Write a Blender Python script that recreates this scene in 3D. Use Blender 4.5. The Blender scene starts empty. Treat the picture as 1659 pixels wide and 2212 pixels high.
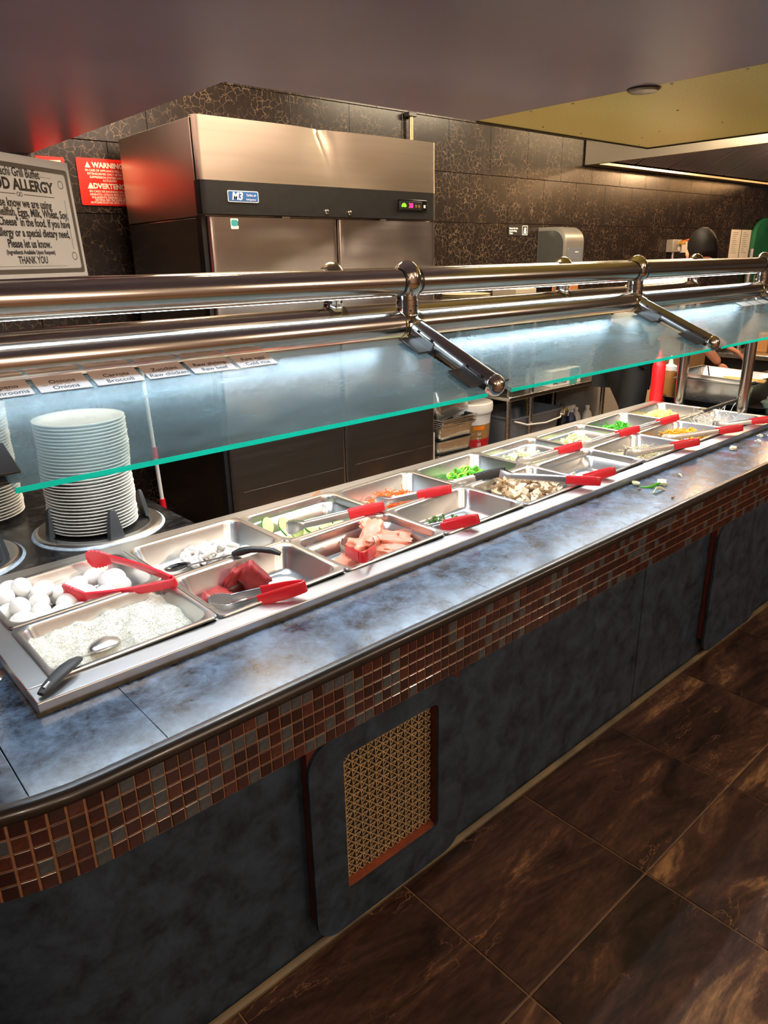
import bpy, bmesh, math, random
from math import sin, cos, pi, radians, sqrt, atan2
from mathutils import Vector, Matrix, Euler, noise as mnoise
random.seed(7)
scene = bpy.context.scene
COL = scene.collection

# ------------------------------------------------------------------ camera
cam_d = bpy.data.cameras.new('camera')
cam = bpy.data.objects.new('camera', cam_d)
COL.objects.link(cam)
cam_d.sensor_fit = 'VERTICAL'
cam_d.sensor_height = 36.0
cam_d.lens = 1551.606 / 2212.0 * 36.0
cam_d.clip_start = 0.02
cam_d.clip_end = 60
RT = Vector((0.7455934, -0.6661216, -0.0193009))
DN = Vector((-0.2346921, -0.2353645, -0.9431454))
FW = Vector((0.6237068, 0.7077327, -0.3318197))
cam.matrix_world = Matrix(((RT.x, -DN.x, -FW.x, -0.299375), (RT.y, -DN.y, -FW.y, -1.294616),
                           (RT.z, -DN.z, -FW.z, 1.444489), (0, 0, 0, 1)))
scene.camera = cam

# ------------------------------------------------------------------ view, world, room lights
vs = scene.view_settings
vs.view_transform = 'Standard'
vs.look = 'None'
vs.gamma = 1.0
vs.use_curve_mapping = False
vs.exposure = 0.0
scene.cycles.max_bounces = 8
scene.cycles.transparent_max_bounces = 12
scene.cycles.sample_clamp_indirect = 4.0
world = bpy.data.worlds.new('world')
scene.world = world
world.use_nodes = True
bgn = world.node_tree.nodes['Background']
bgn.inputs[0].default_value = (0.60, 0.44, 0.36, 1)
bgn.inputs[1].default_value = 0.10


def lamp(name, kind, loc, power, color, size=0.1, size_y=None, aim=None, spread=None):
    d = bpy.data.lights.new(name, kind)
    d.energy = power
    d.color = color
    if kind == 'AREA':
        d.size = size
        if size_y:
            d.shape = 'RECTANGLE'
            d.size_y = size_y
        if spread:
            d.spread = spread
    else:
        d.shadow_soft_size = size
    o = bpy.data.objects.new(name, d)
    COL.objects.link(o)
    o.location = loc
    if aim is not None:
        o.rotation_euler = (Vector(aim) - Vector(loc)).to_track_quat('-Z', 'Y').to_euler()
    return o


# kitchen ceiling lights beyond the dropped soffit
lamp('kitchen_light', 'AREA', (1.5, 1.15, 2.62), 85, (1.0, 0.82, 0.58), 1.3, 0.3, (1.9, 1.35, 0))
lamp('kitchen_light', 'AREA', (3.9, 1.30, 2.62), 70, (1.0, 0.80, 0.54), 1.3, 0.3, (3.9, 1.45, 0))
# incandescent lamp inside the extraction hood over the grill
lamp('hood_light', 'POINT', (5.7, 1.35, 2.30), 45, (1.0, 0.62, 0.32), 0.06)
lamp('hood_light', 'POINT', (7.3, 1.35, 2.30), 45, (1.0, 0.62, 0.32), 0.06)
# warm pendant bulbs of the dining room
for lx, ly in ((-1.0, -2.6), (0.9, -2.9), (2.8, -2.6), (4.7, -2.8), (1.9, -4.6), (-0.3, -4.6)):
    lamp('dining_pendant', 'POINT', (lx, ly, 2.45), 62, (1.0, 0.78, 0.60), 0.05)
# red neon sign at the far end of the counter
lamp('neon_sign', 'POINT', (-1.9, 1.6, 1.5), 4.5, (1.0, 0.06, 0.03), 0.12)

# ------------------------------------------------------------------ helpers
def lin(r, g, b):
    f = lambda c: (c / 255 / 12.92) if c / 255 <= 0.04045 else ((c / 255 + 0.055) / 1.055) ** 2.4
    return (f(r), f(g), f(b), 1.0)


class N:
    """small node-tree wrapper"""
    def __init__(s, name):
        s.m = bpy.data.materials.new(name)
        s.m.use_nodes = True
        s.t = s.m.node_tree
        s.b = s.t.nodes['Principled BSDF']
        s.out = s.t.nodes['Material Output']

    def n(s, typ, **kw):
        nd = s.t.nodes.new(typ)
        for k, v in kw.items():
            if k.startswith('i_'):
                nd.inputs[k[2:].replace('_', ' ')].default_value = v
            else:
                setattr(nd, k, v)
        return nd

    def l(s, a, b):
        s.t.links.new(a, b)

    def pos(s, scale=(1, 1, 1), rot=(0, 0, 0), src='Position'):
        if src == 'Position':
            g = s.n('ShaderNodeNewGeometry').outputs['Position']
        else:
            g = s.n('ShaderNodeTexCoord').outputs[src]
        mp = s.n('ShaderNodeMapping')
        mp.inputs['Scale'].default_value = scale
        mp.inputs['Rotation'].default_value = rot
        s.l(g, mp.inputs['Vector'])
        return mp.outputs['Vector']

    def ramp(s, fac, stops):
        r = s.n('ShaderNodeValToRGB')
        e = r.color_ramp.elements
        while len(e) < len(stops):
            e.new(0.5)
        for el, (p, c) in zip(e, stops):
            el.position = p
            el.color = c
        s.l(fac, r.inputs['Fac'])
        return r.outputs['Color']

    def noise(s, vec, scale, detail=4, rough=0.55, dist=0.0):
        nz = s.n('ShaderNodeTexNoise')
        nz.inputs['Scale'].default_value = scale
        nz.inputs['Detail'].default_value = detail
        nz.inputs['Roughness'].default_value = rough
        nz.inputs['Distortion'].default_value = dist
        s.l(vec, nz.inputs['Vector'])
        return nz.outputs['Fac']

    def bump(s, h, strength=0.2, dist=0.002):
        b = s.n('ShaderNodeBump')
        b.inputs['Strength'].default_value = strength
        b.inputs['Distance'].default_value = dist
        s.l(h, b.inputs['Height'])
        s.l(b.outputs['Normal'], s.b.inputs['Normal'])

    def mixc(s, fac, a, b):
        m = s.n('ShaderNodeMix', data_type='RGBA')
        if isinstance(fac, float):
            m.inputs['Factor'].default_value = fac
        else:
            s.l(fac, m.inputs['Factor'])
        for i, c in ((6, a), (7, b)):
            if isinstance(c, tuple):
                m.inputs[i].default_value = c
            else:
                s.l(c, m.inputs[i])
        return m.outputs[2]


def simple(name, col, rough=0.5, metal=0.0, vary=0.0, scale=40.0, spec=0.5, bump=0.0, sss=0.0, coat=0.0, src='Object'):
    k = N(name)
    b = k.b
    b.inputs['Base Color'].default_value = col
    b.inputs['Roughness'].default_value = rough
    b.inputs['Metallic'].default_value = metal
    b.inputs['Specular IOR Level'].default_value = spec
    b.inputs['Coat Weight'].default_value = coat
    b.inputs['Coat Roughness'].default_value = 0.1
    if sss:
        b.inputs['Subsurface Weight'].default_value = sss
        b.inputs['Subsurface Radius'].default_value = (0.01, 0.006, 0.004)
        b.inputs['Subsurface Scale'].default_value = 0.5
    if vary or bump:
        nz = k.noise(k.pos(src=src), scale)
        if vary:
            dk = tuple(c * (1 - vary) for c in col[:3]) + (1,)
            lt = tuple(min(1, c * (1 + vary)) for c in col[:3]) + (1,)
            k.l(k.ramp(nz, [(0.3, dk), (0.7, lt)]), b.inputs['Base Color'])
        if bump:
            k.bump(nz, bump)
    return k.m


def brushed(name, col, rough=0.28, axis=(1, 60, 60), amount=0.12, wavy=0.0, src='Object'):
    k = N(name)
    b = k.b
    b.inputs['Metallic'].default_value = 1.0
    nz = k.noise(k.pos(axis, src=src), 6.0, 5, 0.6)
    c0 = tuple(c * 0.93 for c in col[:3]) + (1,)
    k.l(k.ramp(nz, [(0.3, c0), (0.7, col)]), b.inputs['Base Color'])
    mr = k.n('ShaderNodeMapRange')
    k.l(nz, mr.inputs['Value'])
    mr.inputs['To Min'].default_value = rough - amount * 0.5
    mr.inputs['To Max'].default_value = rough + amount
    k.l(mr.outputs['Result'], b.inputs['Roughness'])
    if wavy:
        w = k.noise(k.pos((1, 1, 1), src=src), 3.2, 1, 0.4)
        k.bump(w, wavy, 0.03)
    return k.m


class MB:
    def __init__(s):
        s.v = []
        s.f = []
        s.mi = []

    def add(s, vs_, fs, mi=0):
        o = len(s.v)
        s.v += [tuple(p) for p in vs_]
        for f in fs:
            s.f.append(tuple(i + o for i in f))
            s.mi.append(mi)
        return s

    def box(s, x0, x1, y0, y1, z0, z1, mi=0):
        v = [(x0, y0, z0), (x1, y0, z0), (x1, y1, z0), (x0, y1, z0), (x0, y0, z1), (x1, y0, z1), (x1, y1, z1), (x0, y1, z1)]
        return s.add(v, [(0, 3, 2, 1), (4, 5, 6, 7), (0, 1, 5, 4), (1, 2, 6, 5), (2, 3, 7, 6), (3, 0, 4, 7)], mi)

    def rings(s, rings, cap0=True, cap1=True, closed=True, mi=0):
        n = len(rings[0])
        o = len(s.v)
        for r in rings:
            s.v += [tuple(p) for p in r]
        for i in range(len(rings) - 1):
            for j in range(n if closed else n - 1):
                a, b = o + i * n + j, o + i * n + (j + 1) % n
                s.f.append((a, b, b + n, a + n))
                s.mi.append(mi)
        if cap0:
            s.f.append(tuple(o + j for j in range(n))[::-1])
            s.mi.append(mi)
        if cap1:
            q = o + (len(rings) - 1) * n
            s.f.append(tuple(q + j for j in range(n)))
            s.mi.append(mi)
        return s

    def lathe(s, prof, n=32, c=(0, 0, 0), cap0=True, cap1=True, mi=0, M=None):
        rr = []
        for r, z in prof:
            ring = [Vector((r * cos(2 * pi * k / n), r * sin(2 * pi * k / n), z)) for k in range(n)]
            if M is not None:
                ring = [M @ p for p in ring]
            rr.append([p + Vector(c) for p in ring])
        return s.rings(rr, cap0, cap1, mi=mi)

    def cyl(s, p, q, r0, r1=None, n=20, caps=True, mi=0):
        return s.sweep([p, q], [r0, r0 if r1 is None else r1], n, caps, mi=mi)

    def sweep(s, pts, rad, n=10, caps=True, sq=None, up=(0, 0, 1), mi=0):
        """tube along pts; rad: list of radii or (ry, rz) pairs; sq = superellipse power"""
        pts = [Vector(p) for p in pts]
        if not isinstance(rad, (list, tuple)):
            rad = [rad] * len(pts)
        rr = []
        u = Vector(up)
        for i, p in enumerate(pts):
            d = (pts[min(i + 1, len(pts) - 1)] - pts[max(i - 1, 0)]).normalized()
            side = d.cross(u)
            if side.length < 1e-4:
                side = d.cross(Vector((1, 0, 0)))
            side.normalize()
            w = side.cross(d).normalized()
            r = rad[i]
            ra, rb = (r, r) if not isinstance(r, (tuple, list)) else r
            ring = []
            for k in range(n):
                a = 2 * pi * k / n
                ca, sa = cos(a), sin(a)
                if sq:
                    ca = math.copysign(abs(ca) ** sq, ca)
                    sa = math.copysign(abs(sa) ** sq, sa)
                ring.append(p + side * (ra * ca) + w * (rb * sa))
            rr.append(ring)
        return s.rings(rr, caps, caps, mi=mi)

    def ball(s, c, r, n=16, m=10, M=None, mi=0, lo=-pi / 2, hi=pi / 2):
        if not isinstance(r, (tuple, list)):
            r = (r, r, r)
        rr = []
        for i in range(m + 1):
            t = lo + (hi - lo) * i / m
            t = max(-pi / 2 + 0.02, min(pi / 2 - 0.02, t))
            ring = []
            for k in range(n):
                a = 2 * pi * k / n
                p = Vector((r[0] * cos(t) * cos(a), r[1] * cos(t) * sin(a), r[2] * sin(t)))
                if M is not None:
                    p = M @ p
                ring.append(p + Vector(c))
            rr.append(ring)
        return s.rings(rr, mi=mi)

    def prism(s, poly, z0, z1, M=None, mi=0, mi_side=None):
        """poly: xy list counter-clockwise, extruded z0..z1"""
        n = len(poly)
        a = [Vector((x, y, z0)) for x, y in poly] + [Vector((x, y, z1)) for x, y in poly]
        if M is not None:
            a = [M @ p for p in a]
        o = len(s.v)
        s.add(a, [tuple(range(n))[::-1], tuple(range(n, 2 * n))], mi)
        for j in range(n):
            k = (j + 1) % n
            s.f.append((o + j, o + k, o + n + k, o + n + j))
            s.mi.append(mi if mi_side is None else mi_side)
        return s

    def mesh(s, name, mats, smooth=40, jitter=None):
        me = bpy.data.meshes.new(name)
        me.from_pydata(s.v, [], s.f)
        if not isinstance(mats, (list, tuple)):
            mats = [mats]
        for m in mats:
            me.materials.append(m)
        if len(mats) > 1:
            me.polygons.foreach_set('material_index', s.mi)
        if smooth:
            me.polygons.foreach_set('use_smooth', [True] * len(me.polygons))
            me.set_sharp_from_angle(angle=radians(smooth))
        me.update()
        return me


def tag(o, label=None, cat=None, group=None, kind=None):
    if label:
        o['label'] = label
    if cat:
        o['category'] = cat
    if group:
        o['group'] = group
    if kind:
        o['kind'] = kind
    return o


def link(name, me, parent=None):
    o = bpy.data.objects.new(name, me)
    COL.objects.link(o)
    if parent is not None:
        o.parent = parent
    return o


def obj(name, mb, mats, parent=None, smooth=40, bevel=0.0, seg=2):
    o = link(name, mb.mesh(name, mats, smooth), parent)
    if bevel:
        b = o.modifiers.new('bevel', 'BEVEL')
        b.width = bevel
        b.segments = seg
        b.limit_method = 'ANGLE'
        b.angle_limit = radians(40)
    return o


def empty(name, loc=(0, 0, 0), rot=(0, 0, 0)):
    o = bpy.data.objects.new(name, None)
    o.empty_display_size = 0.05
    COL.objects.link(o)
    o.location = loc
    o.rotation_euler = rot
    return o


def struct(name, mb, mats, parent=None, smooth=40, bevel=0.0):
    o = obj(name, mb, mats, parent, smooth, bevel)
    if parent is None:
        o['kind'] = 'structure'
    return o


def text_mesh(s, size, align='CENTER', ext=0.0004, bold=0.0, sx=1.0, mat=None, spacing=1.0, shear=0.0):
    cu = bpy.data.curves.new('lettering', 'FONT')
    cu.body = s
    cu.size = size
    cu.align_x = align
    cu.align_y = 'CENTER'
    cu.extrude = ext
    cu.offset = bold
    cu.resolution_u = 3
    cu.space_character = spacing
    cu.shear = shear
    o = bpy.data.objects.new('lettering', cu)
    COL.objects.link(o)
    dg = bpy.context.evaluated_depsgraph_get()
    me = bpy.data.meshes.new_from_object(o.evaluated_get(dg))
    bpy.data.objects.remove(o)
    bpy.data.curves.remove(cu)
    for v in me.vertices:
        v.co.x *= sx
    me.name = 'lettering'
    me.materials.clear()
    if mat:
        me.materials.append(mat)
    return me


def lettering(s, size, mat, parent, loc, rot=(0, 0, 0), name='lettering', **kw):
    o = link(name, text_mesh(s, size, mat=mat, **kw), parent)
    o.location = loc
    o.rotation_euler = rot
    return o


def rrect(x0, x1, y0, y1, r, n=5):
    out = []
    for cx, cy, a0 in ((x1 - r, y1 - r, 0), (x0 + r, y1 - r, 90), (x0 + r, y0 + r, 180), (x1 - r, y0 + r, 270)):
        for k in range(n + 1):
            a = radians(a0 + 90 * k / n)
            out.append((cx + r * cos(a), cy + r * sin(a)))
    return out


def frame_x(H, J, up=(0, 0, 1)):
    """matrix with local x from H to J, local z near up, origin H"""
    x = (Vector(J) - Vector(H)).normalized()
    y = Vector(up).cross(x).normalized()
    z = x.cross(y)
    return Matrix(((x.x, y.x, z.x, H[0]), (x.y, y.y, z.y, H[1]), (x.z, y.z, z.z, H[2]), (0, 0, 0, 1)))


# ------------------------------------------------------------------ materials
STEEL = brushed('brushed_steel', (0.62, 0.60, 0.57, 1), 0.26, (1, 20, 20), 0.05)
STEEL_PAN = brushed('pan_steel', (0.62, 0.62, 0.61, 1), 0.27, (0.6, 0.6, 3.0), 0.04)
STEEL_DECK = brushed('deck_steel', (0.60, 0.60, 0.60, 1), 0.36, (0.5, 14, 14), 0.05)
TUBE = brushed('tube_steel', (0.58, 0.53, 0.48, 1), 0.17, (0.4, 12, 12), 0.04)
CHROME = simple('polished_steel', (0.62, 0.58, 0.52, 1), 0.10, 1.0, 0.1, 20)
BRONZE = simple('tarnished_joint_steel', (0.36, 0.31, 0.20, 1), 0.22, 1.0, 0.25, 25)
FRIDGE_STEEL = brushed('refrigerator_steel', (0.74, 0.67, 0.62, 1), 0.22, (0.4, 0.4, 14), 0.04, 0.5)
FRIDGE_HEAD = brushed('refrigerator_header_steel', (0.66, 0.58, 0.46, 1), 0.38, (0.4, 0.4, 10), 0.04)
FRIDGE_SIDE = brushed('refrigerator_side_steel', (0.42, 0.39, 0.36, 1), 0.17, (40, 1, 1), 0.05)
BLACK = simple('black_plastic', (0.012, 0.012, 0.012, 1), 0.42, 0, 0.2, 30)
BLACKG = simple('black_gloss', (0.008, 0.008, 0.009, 1), 0.16, 0, 0.1, 30)
RUBBER = simple('dark_grey_rubber', (0.03, 0.032, 0.034, 1), 0.55, 0, 0.2, 30)
ARMST = simple('satin_arm_steel', (0.30, 0.275, 0.265, 1), 0.24, 1.0, 0.03, 4)
DARKBR = simple('dark_bracket_metal', (0.028, 0.024, 0.021, 1), 0.36, 0.0, 0.2, 30)
RED = simple('red_grip_vinyl', lin(205, 22, 34), 0.38, 0, 0.06, 30, coat=0.2)
REDP = simple('red_nylon', lin(214, 20, 40), 0.36, 0, 0.05, 30, coat=0.2)
WHITE_CER = simple('white_ceramic', (0.80, 0.79, 0.74, 1), 0.25, 0, 0.02, 10, coat=0.3)
WHITE_PL = simple('white_plastic', (0.72, 0.70, 0.66, 1), 0.45, 0, 0.04, 10)
PAPER = simple('printed_paper', (0.86, 0.85, 0.80, 1), 0.55, 0, 0.03, 15)
INK = simple('black_ink', (0.02, 0.018, 0.016, 1), 0.6, 0, 0.1, 10)
TAUPE = simple('taupe_print', (0.14, 0.12, 0.09, 1), 0.55, 0, 0.05, 10)
REDSIGN = simple('red_sign_plastic', lin(226, 32, 18), 0.35, 0, 0.04, 10)
CREAM = simple('cream_print', (0.8, 0.66, 0.5, 1), 0.5, 0, 0.03, 10)
BLUEP = simple('blue_print', lin(52, 96, 158), 0.35, 0, 0.05, 10)
WHITEP = simple('white_print', (0.8, 0.8, 0.8, 1), 0.4, 0, 0.03, 10)
TEAL = simple('teal_sticker', lin(60, 160, 160), 0.4, 0, 0.05, 10)


def emit(name, col, strength):
    k = N(name)
    e = k.n('ShaderNodeEmission')
    e.inputs[0].default_value = col
    e.inputs[1].default_value = strength
    k.l(e.outputs[0], k.out.inputs['Surface'])
    return k.m


LED = emit('white_led_strip', (0.74, 0.88, 1.0, 1), 180.0)
LED_FILL = emit('rear_fill_led_strip', (0.80, 0.90, 1.0, 1), 110.0)  # added rear strip, there to brighten the plates
LED_DIM = emit('white_led_strip_upper', (0.62, 0.84, 1.0, 1), 92.0)
LED_RED = emit('red_led_digits', (1.0, 0.02, 0.12, 1), 5.0)
LED_GRN = emit('green_led_symbol', (0.30, 0.75, 0.03, 1), 1.6)
LED_AMB = emit('amber_button', (0.6, 0.3, 0.08, 1), 0.5)


def laminate(name, dark, light, rough, spec=0.5, blot=(0.42, 0.66), bscale=5.0):
    k = N(name)
    v = k.pos()
    big = k.noise(v, bscale, 9, 0.70, 0.3)
    fine = k.noise(v, 70.0, 5, 0.75)
    sm = k.n('ShaderNodeMath', operation='MULTIPLY_ADD')
    k.l(fine, sm.inputs[0])
    sm.inputs[1].default_value = 0.26
    k.l(big, sm.inputs[2])
    c = k.ramp(sm.outputs[0], [(blot[0] + 0.12, dark), (blot[1] + 0.12, light)])
    k.l(c, k.b.inputs['Base Color'])
    rr = k.n('ShaderNodeMapRange')
    k.l(sm.outputs[0], rr.inputs['Value'])
    rr.inputs['To Min'].default_value = rough * 1.08
    rr.inputs['To Max'].default_value = rough * 0.92
    k.l(rr.outputs['Result'], k.b.inputs['Roughness'])
    k.b.inputs['Specular IOR Level'].default_value = spec
    return k.m


LAM_TOP = laminate('slate_laminate_worktop', lin(28, 32, 42), lin(98, 122, 150), 0.19, 0.6, (0.38, 0.64), 13.0)
LAM_SIDE = laminate('dark_slate_laminate', lin(14, 20, 27), lin(46, 58, 71), 0.46, 0.4, (0.33, 0.64), 14.0)
GRANITE = laminate('black_granite', lin(16, 16, 18), lin(62, 60, 60), 0.22, 0.5, (0.48, 0.74), 30.0)
TRIMMAT = simple('dark_brown_bullnose', (0.016, 0.011, 0.008, 1), 0.30, 0.0, 0.35, 14, src='Object', coat=0.15)
GROUT = simple('rust_grout', lin(122, 82, 54), 0.8, 0, 0.25, 60)
TILE_A = simple('oxblood_glass_tile', lin(50, 20, 15), 0.22, 0, 0.45, 60, coat=0.6)
TILE_B = simple('chocolate_glass_tile', lin(38, 15, 11), 0.22, 0, 0.4, 60, coat=0.6)
TILE_C = simple('slate_glass_tile', lin(58, 62, 64), 0.24, 0, 0.4, 60, coat=0.6)
TILE_D = simple('russet_glass_tile', lin(66, 32, 22), 0.24, 0, 0.4, 60, coat=0.6)
WOODEDGE = simple('mahogany_edge', lin(74, 26, 18), 0.5, 0, 0.3, 20)
WOODSILL = simple('worn_orange_wood', lin(122, 60, 36), 0.5, 0, 0.25, 30)
GRILLE = simple('antique_gold_grille', lin(176, 146, 104), 0.45, 0.25, 0.2, 30)
KICK = simple('worn_yellowed_quarter_round', lin(84, 70, 44), 0.55, 0, 0.5, 9)
DARKVOID = simple('dark_interior', (0.008, 0.007, 0.006, 1), 0.8, 0, 0.2, 10)


def crackle(name):
    k = N(name)
    v = k.pos()
    nz = k.n('ShaderNodeTexNoise')
    nz.inputs['Scale'].default_value = 26
    nz.inputs['Detail'].default_value = 3
    k.l(v, nz.inputs['Vector'])
    add = k.n('ShaderNodeVectorMath', operation='MULTIPLY_ADD')
    k.l(nz.outputs['Color'], add.inputs[0])
    add.inputs[1].default_value = (0.055, 0.055, 0.055)
    k.l(v, add.inputs[2])
    vo = k.n('ShaderNodeTexVoronoi', feature='DISTANCE_TO_EDGE')
    vo.inputs['Scale'].default_value = 27
    k.l(add.outputs[0], vo.inputs['Vector'])
    ln = k.ramp(vo.outputs['Distance'], [(0.0, (1, 1, 1, 1)), (0.05, (0, 0, 0, 1))])
    msk = k.ramp(k.noise(v, 9, 3), [(0.36, (0, 0, 0, 1)), (0.56, (1, 1, 1, 1))])
    mm = k.n('ShaderNodeMath', operation='MULTIPLY')
    k.l(ln, mm.inputs[0])
    k.l(msk, mm.inputs[1])
    k.l(k.mixc(mm.outputs[0], lin(32, 25, 22), lin(104, 86, 70)), k.b.inputs['Base Color'])
    k.b.inputs['Roughness'].default_value = 0.27
    k.b.inputs['Specular IOR Level'].default_value = 0.5
    return k.m


WALLTILE = crackle('crackled_brown_wall_tile')
WALLGROUT = simple('dark_wall_grout', lin(44, 36, 30), 0.8, 0, 0.2, 30)


def floor_tile():
    k = N('brown_slate_floor_tile')
    oi = k.n('ShaderNodeObjectInfo')
    g = k.n('ShaderNodeNewGeometry')
    off = k.n('ShaderNodeVectorMath', operation='MULTIPLY_ADD')
    cm = k.n('ShaderNodeCombineXYZ')
    k.l(oi.outputs['Random'], cm.inputs[0])
    k.l(oi.outputs['Random'], cm.inputs[1])
    k.l(cm.outputs[0], off.inputs[0])
    off.inputs[1].default_value = (17.0, 31.0, 0)
    k.l(g.outputs['Position'], off.inputs[2])
    mp = k.n('ShaderNodeMapping')
    mp.inputs['Rotation'].default_value = (0, 0, radians(28))
    mp.inputs['Scale'].default_value = (1.0, 3.6, 1)
    k.l(off.outputs[0], mp.inputs['Vector'])
    v = mp.outputs['Vector']
    a = k.noise(v, 2.2, 9, 0.66, 0.9)
    base = k.ramp(a, [(0.34, lin(30, 19, 16)), (0.47, lin(60, 40, 33)), (0.57, lin(84, 58, 46)), (0.68, lin(160, 122, 84))])
    f = k.noise(v, 26, 6, 0.7)
    fine = k.ramp(f, [(0.35, (0.45, 0.45, 0.45, 1)), (0.65, (1.1, 1.05, 1.0, 1))])
    mul = k.n('ShaderNodeMix', data_type='RGBA', blend_type='MULTIPLY')
    mul.inputs['Factor'].default_value = 0.85
    k.l(base, mul.inputs[6])
    k.l(fine, mul.inputs[7])
    vo = k.n('ShaderNodeTexVoronoi', feature='DISTANCE_TO_EDGE')
    vo.inputs['Scale'].default_value = 3.4
    w = k.n('ShaderNodeVectorMath', operation='MULTIPLY_ADD')
    nz = k.n('ShaderNodeTexNoise')
    nz.inputs['Scale'].default_value = 4
    nz.inputs['Detail'].default_value = 5
    k.l(v, nz.inputs['Vector'])
    k.l(nz.outputs['Color'], w.inputs[0])
    w.inputs[1].default_value = (0.7, 0.7, 0.7)
    k.l(v, w.inputs[2])
    k.l(w.outputs[0], vo.inputs['Vector'])
    vein = k.ramp(vo.outputs['Distance'], [(0.0, (1, 1, 1, 1)), (0.012, (0, 0, 0, 1))])
    msk = k.ramp(k.noise(v, 1.6, 2), [(0.5, (0, 0, 0, 1)), (0.62, (0.7, 0.7, 0.7, 1))])
    mm = k.n('ShaderNodeMath', operation='MULTIPLY')
    k.l(vein, mm.inputs[0])
    k.l(msk, mm.inputs[1])
    k.l(k.mixc(mm.outputs[0], mul.outputs[2], lin(150, 112, 78)), k.b.inputs['Base Color'])
    k.b.inputs['Roughness'].default_value = 0.36
    k.bump(f, 0.12, 0.002)
    return k.m


FLOORTILE = floor_tile()
FLOORGROUT = simple('brown_floor_grout', lin(120, 92, 66), 0.85, 0, 0.2, 40)
SOFFIT = simple('plum_grey_satin_paint', lin(160, 144, 156), 0.32, 0.0, 0.10, 2.0, spec=0.6, src='Object')
GOLDPANEL = simple('pale_gold_speckled_panel', lin(255, 226, 132), 0.40, 0.1, 0.10, 120.0, spec=0.6)

# ================================================================== the setting
FZ = -0.035          # floor level
WY = 2.25            # face of the kitchen wall
# floor slab with separate tiles
fl = struct('floor', MB().box(-6, 12, -8, 2.6, FZ - 0.12, FZ - 0.003), FLOORGROUT)
TP, TX0, TY0 = 0.4753, 0.641, -0.664
tile_me = None
for i in range(-4, 12):
    for j in range(-4, 3):
        x0, y0 = TX0 + i * TP, TY0 + j * TP
        if y0 < -2.4 or y0 > -0.6 and x0 > 4.2:
            continue
        if tile_me is None:
            g = 0.0022
            rr = []
            for ins, z in ((g, -0.008), (g, -0.0012), (g + 0.0014, 0.0)):
                rr.append([(ins, ins, z), (TP - ins, ins, z), (TP - ins, TP - ins, z), (ins, TP - ins, z)])
            tile_me = MB().rings(rr, False, True).mesh('floor_tile', FLOORTILE, 30)
        t = link('floor_tile', tile_me, fl)
        t.location = (x0, y0, FZ)

# back wall with its own tiles, .40 x .305 m, laid in half bond
wall = struct('wall_back', MB().box(-6, 12, WY + 0.006, WY + 0.2, FZ, 2.75), WALLGROUT)
WT_W, WT_H = 0.41, 0.3045
g = 0.0016
rr = []
for ins, y in ((g, 0.006), (g, 0.001), (g + 0.001, 0.0)):
    rr.append([(ins, y, ins), (WT_W - ins, y, ins), (WT_W - ins, y, WT_H - ins), (ins, y, WT_H - ins)])
wt_me = MB().rings(rr, False, True).mesh('wall_tile', WALLTILE, 30)
for r in range(9):
    z0 = 1.6685 + (r - 6) * WT_H
    off = 0.06 if r % 2 == 0 else 0.265
    for i in range(-1, 24):
        x0 = off + i * WT_W - 0.1
        t = link('wall_tile', wt_me, wall)
        t.location = (x0, WY, z0)
struct('ceiling', MB().box(-6, 12, -8, 2.45, 2.75, 2.85), simple('kitchen_ceiling_paint', (0.35, 0.31, 0.25, 1), 0.7, 0, 0.05, 3))
struct('wall_front', MB().box(-7, 12, -7.0, -6.8, FZ, 2.75), simple('warm_dining_paint', (0.50, 0.36, 0.29, 1), 0.7, 0, 0.08, 1.2))
# dropped soffit over the buffet: L-shaped plum part and a pale gold panel let into the same underside
SZ = 1.9
so = MB()
so.prism([(-4.5, -0.62), (1.852, -0.62), (1.852, 0.62), (0.848, 0.62), (0.848, 2.25), (-4.5, 2.25)], SZ, 2.75)
so.box(1.8522, 3.02, -0.62, 0.607, SZ + 0.05, 2.75)
sof = struct('ceiling_soffit', so, SOFFIT)
gp = MB().box(1.854, 3.02, -0.62, 0.607, SZ, SZ + 0.049)
gold = struct('trim_1', gp, GOLDPANEL)
for x, y in ((1.872, 0.03), (1.87, -0.107), (1.873, 0.225), (1.87, 0.386), (1.872, -0.317), (2.27, 0.08), (2.638, 0.096), (2.409, 0.552), (2.157, 0.549), (2.626, 0.337), (2.72, 0.465), (2.3, -0.3), (2.9, 0.58)):
    rv = obj('rivet', MB().lathe([(0.0045, 0.0), (0.0035, -0.0018), (0.001, -0.0026)], 10), CHROME, gold)
    rv.location = (x, y, SZ)
obj('edge_strip', MB().box(1.854, 3.026, 0.607, 0.613, SZ - 0.006, SZ + 0.03).box(3.02, 3.026, -0.62, 0.607, SZ - 0.006, SZ + 0.03), DARKBR, gold)
dl = empty('ceiling_cover', (1.866, -0.024, SZ))
tag(dl, 'round grey cover plate where the soffit meets the gold panel', 'cover plate')
obj('plate', MB().lathe([(0.042, 0.0), (0.043, -0.004), (0.040, -0.009), (0.02, -0.0105), (0.002, -0.011)], 36), simple('satin_grey_cover', (0.42, 0.37, 0.30, 1), 0.3, 0.6, 0.05, 20), dl)
obj('gasket', MB().lathe([(0.048, 0.0), (0.048, -0.002), (0.041, -0.002)], 36), BLACK, dl)

# gas pipe on the wall over the refrigerator
pipe = empty('wall_pipe', (3.08, WY - 0.03, 2.1))
tag(pipe, 'thin brass-coloured conduit dropping down the wall above the refrigerator', 'pipe')
obj('tube', MB().cyl((0, 0, -0.35), (0, 0, 0.17), 0.014, n=14), simple('tan_conduit', (0.42, 0.33, 0.18, 1), 0.35, 0.7, 0.1, 30), pipe)
obj('clamp', MB().box(-0.035, 0.03, -0.02, 0.024, 0.15, 0.175), DARKBR, pipe, bevel=0.003)

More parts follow.
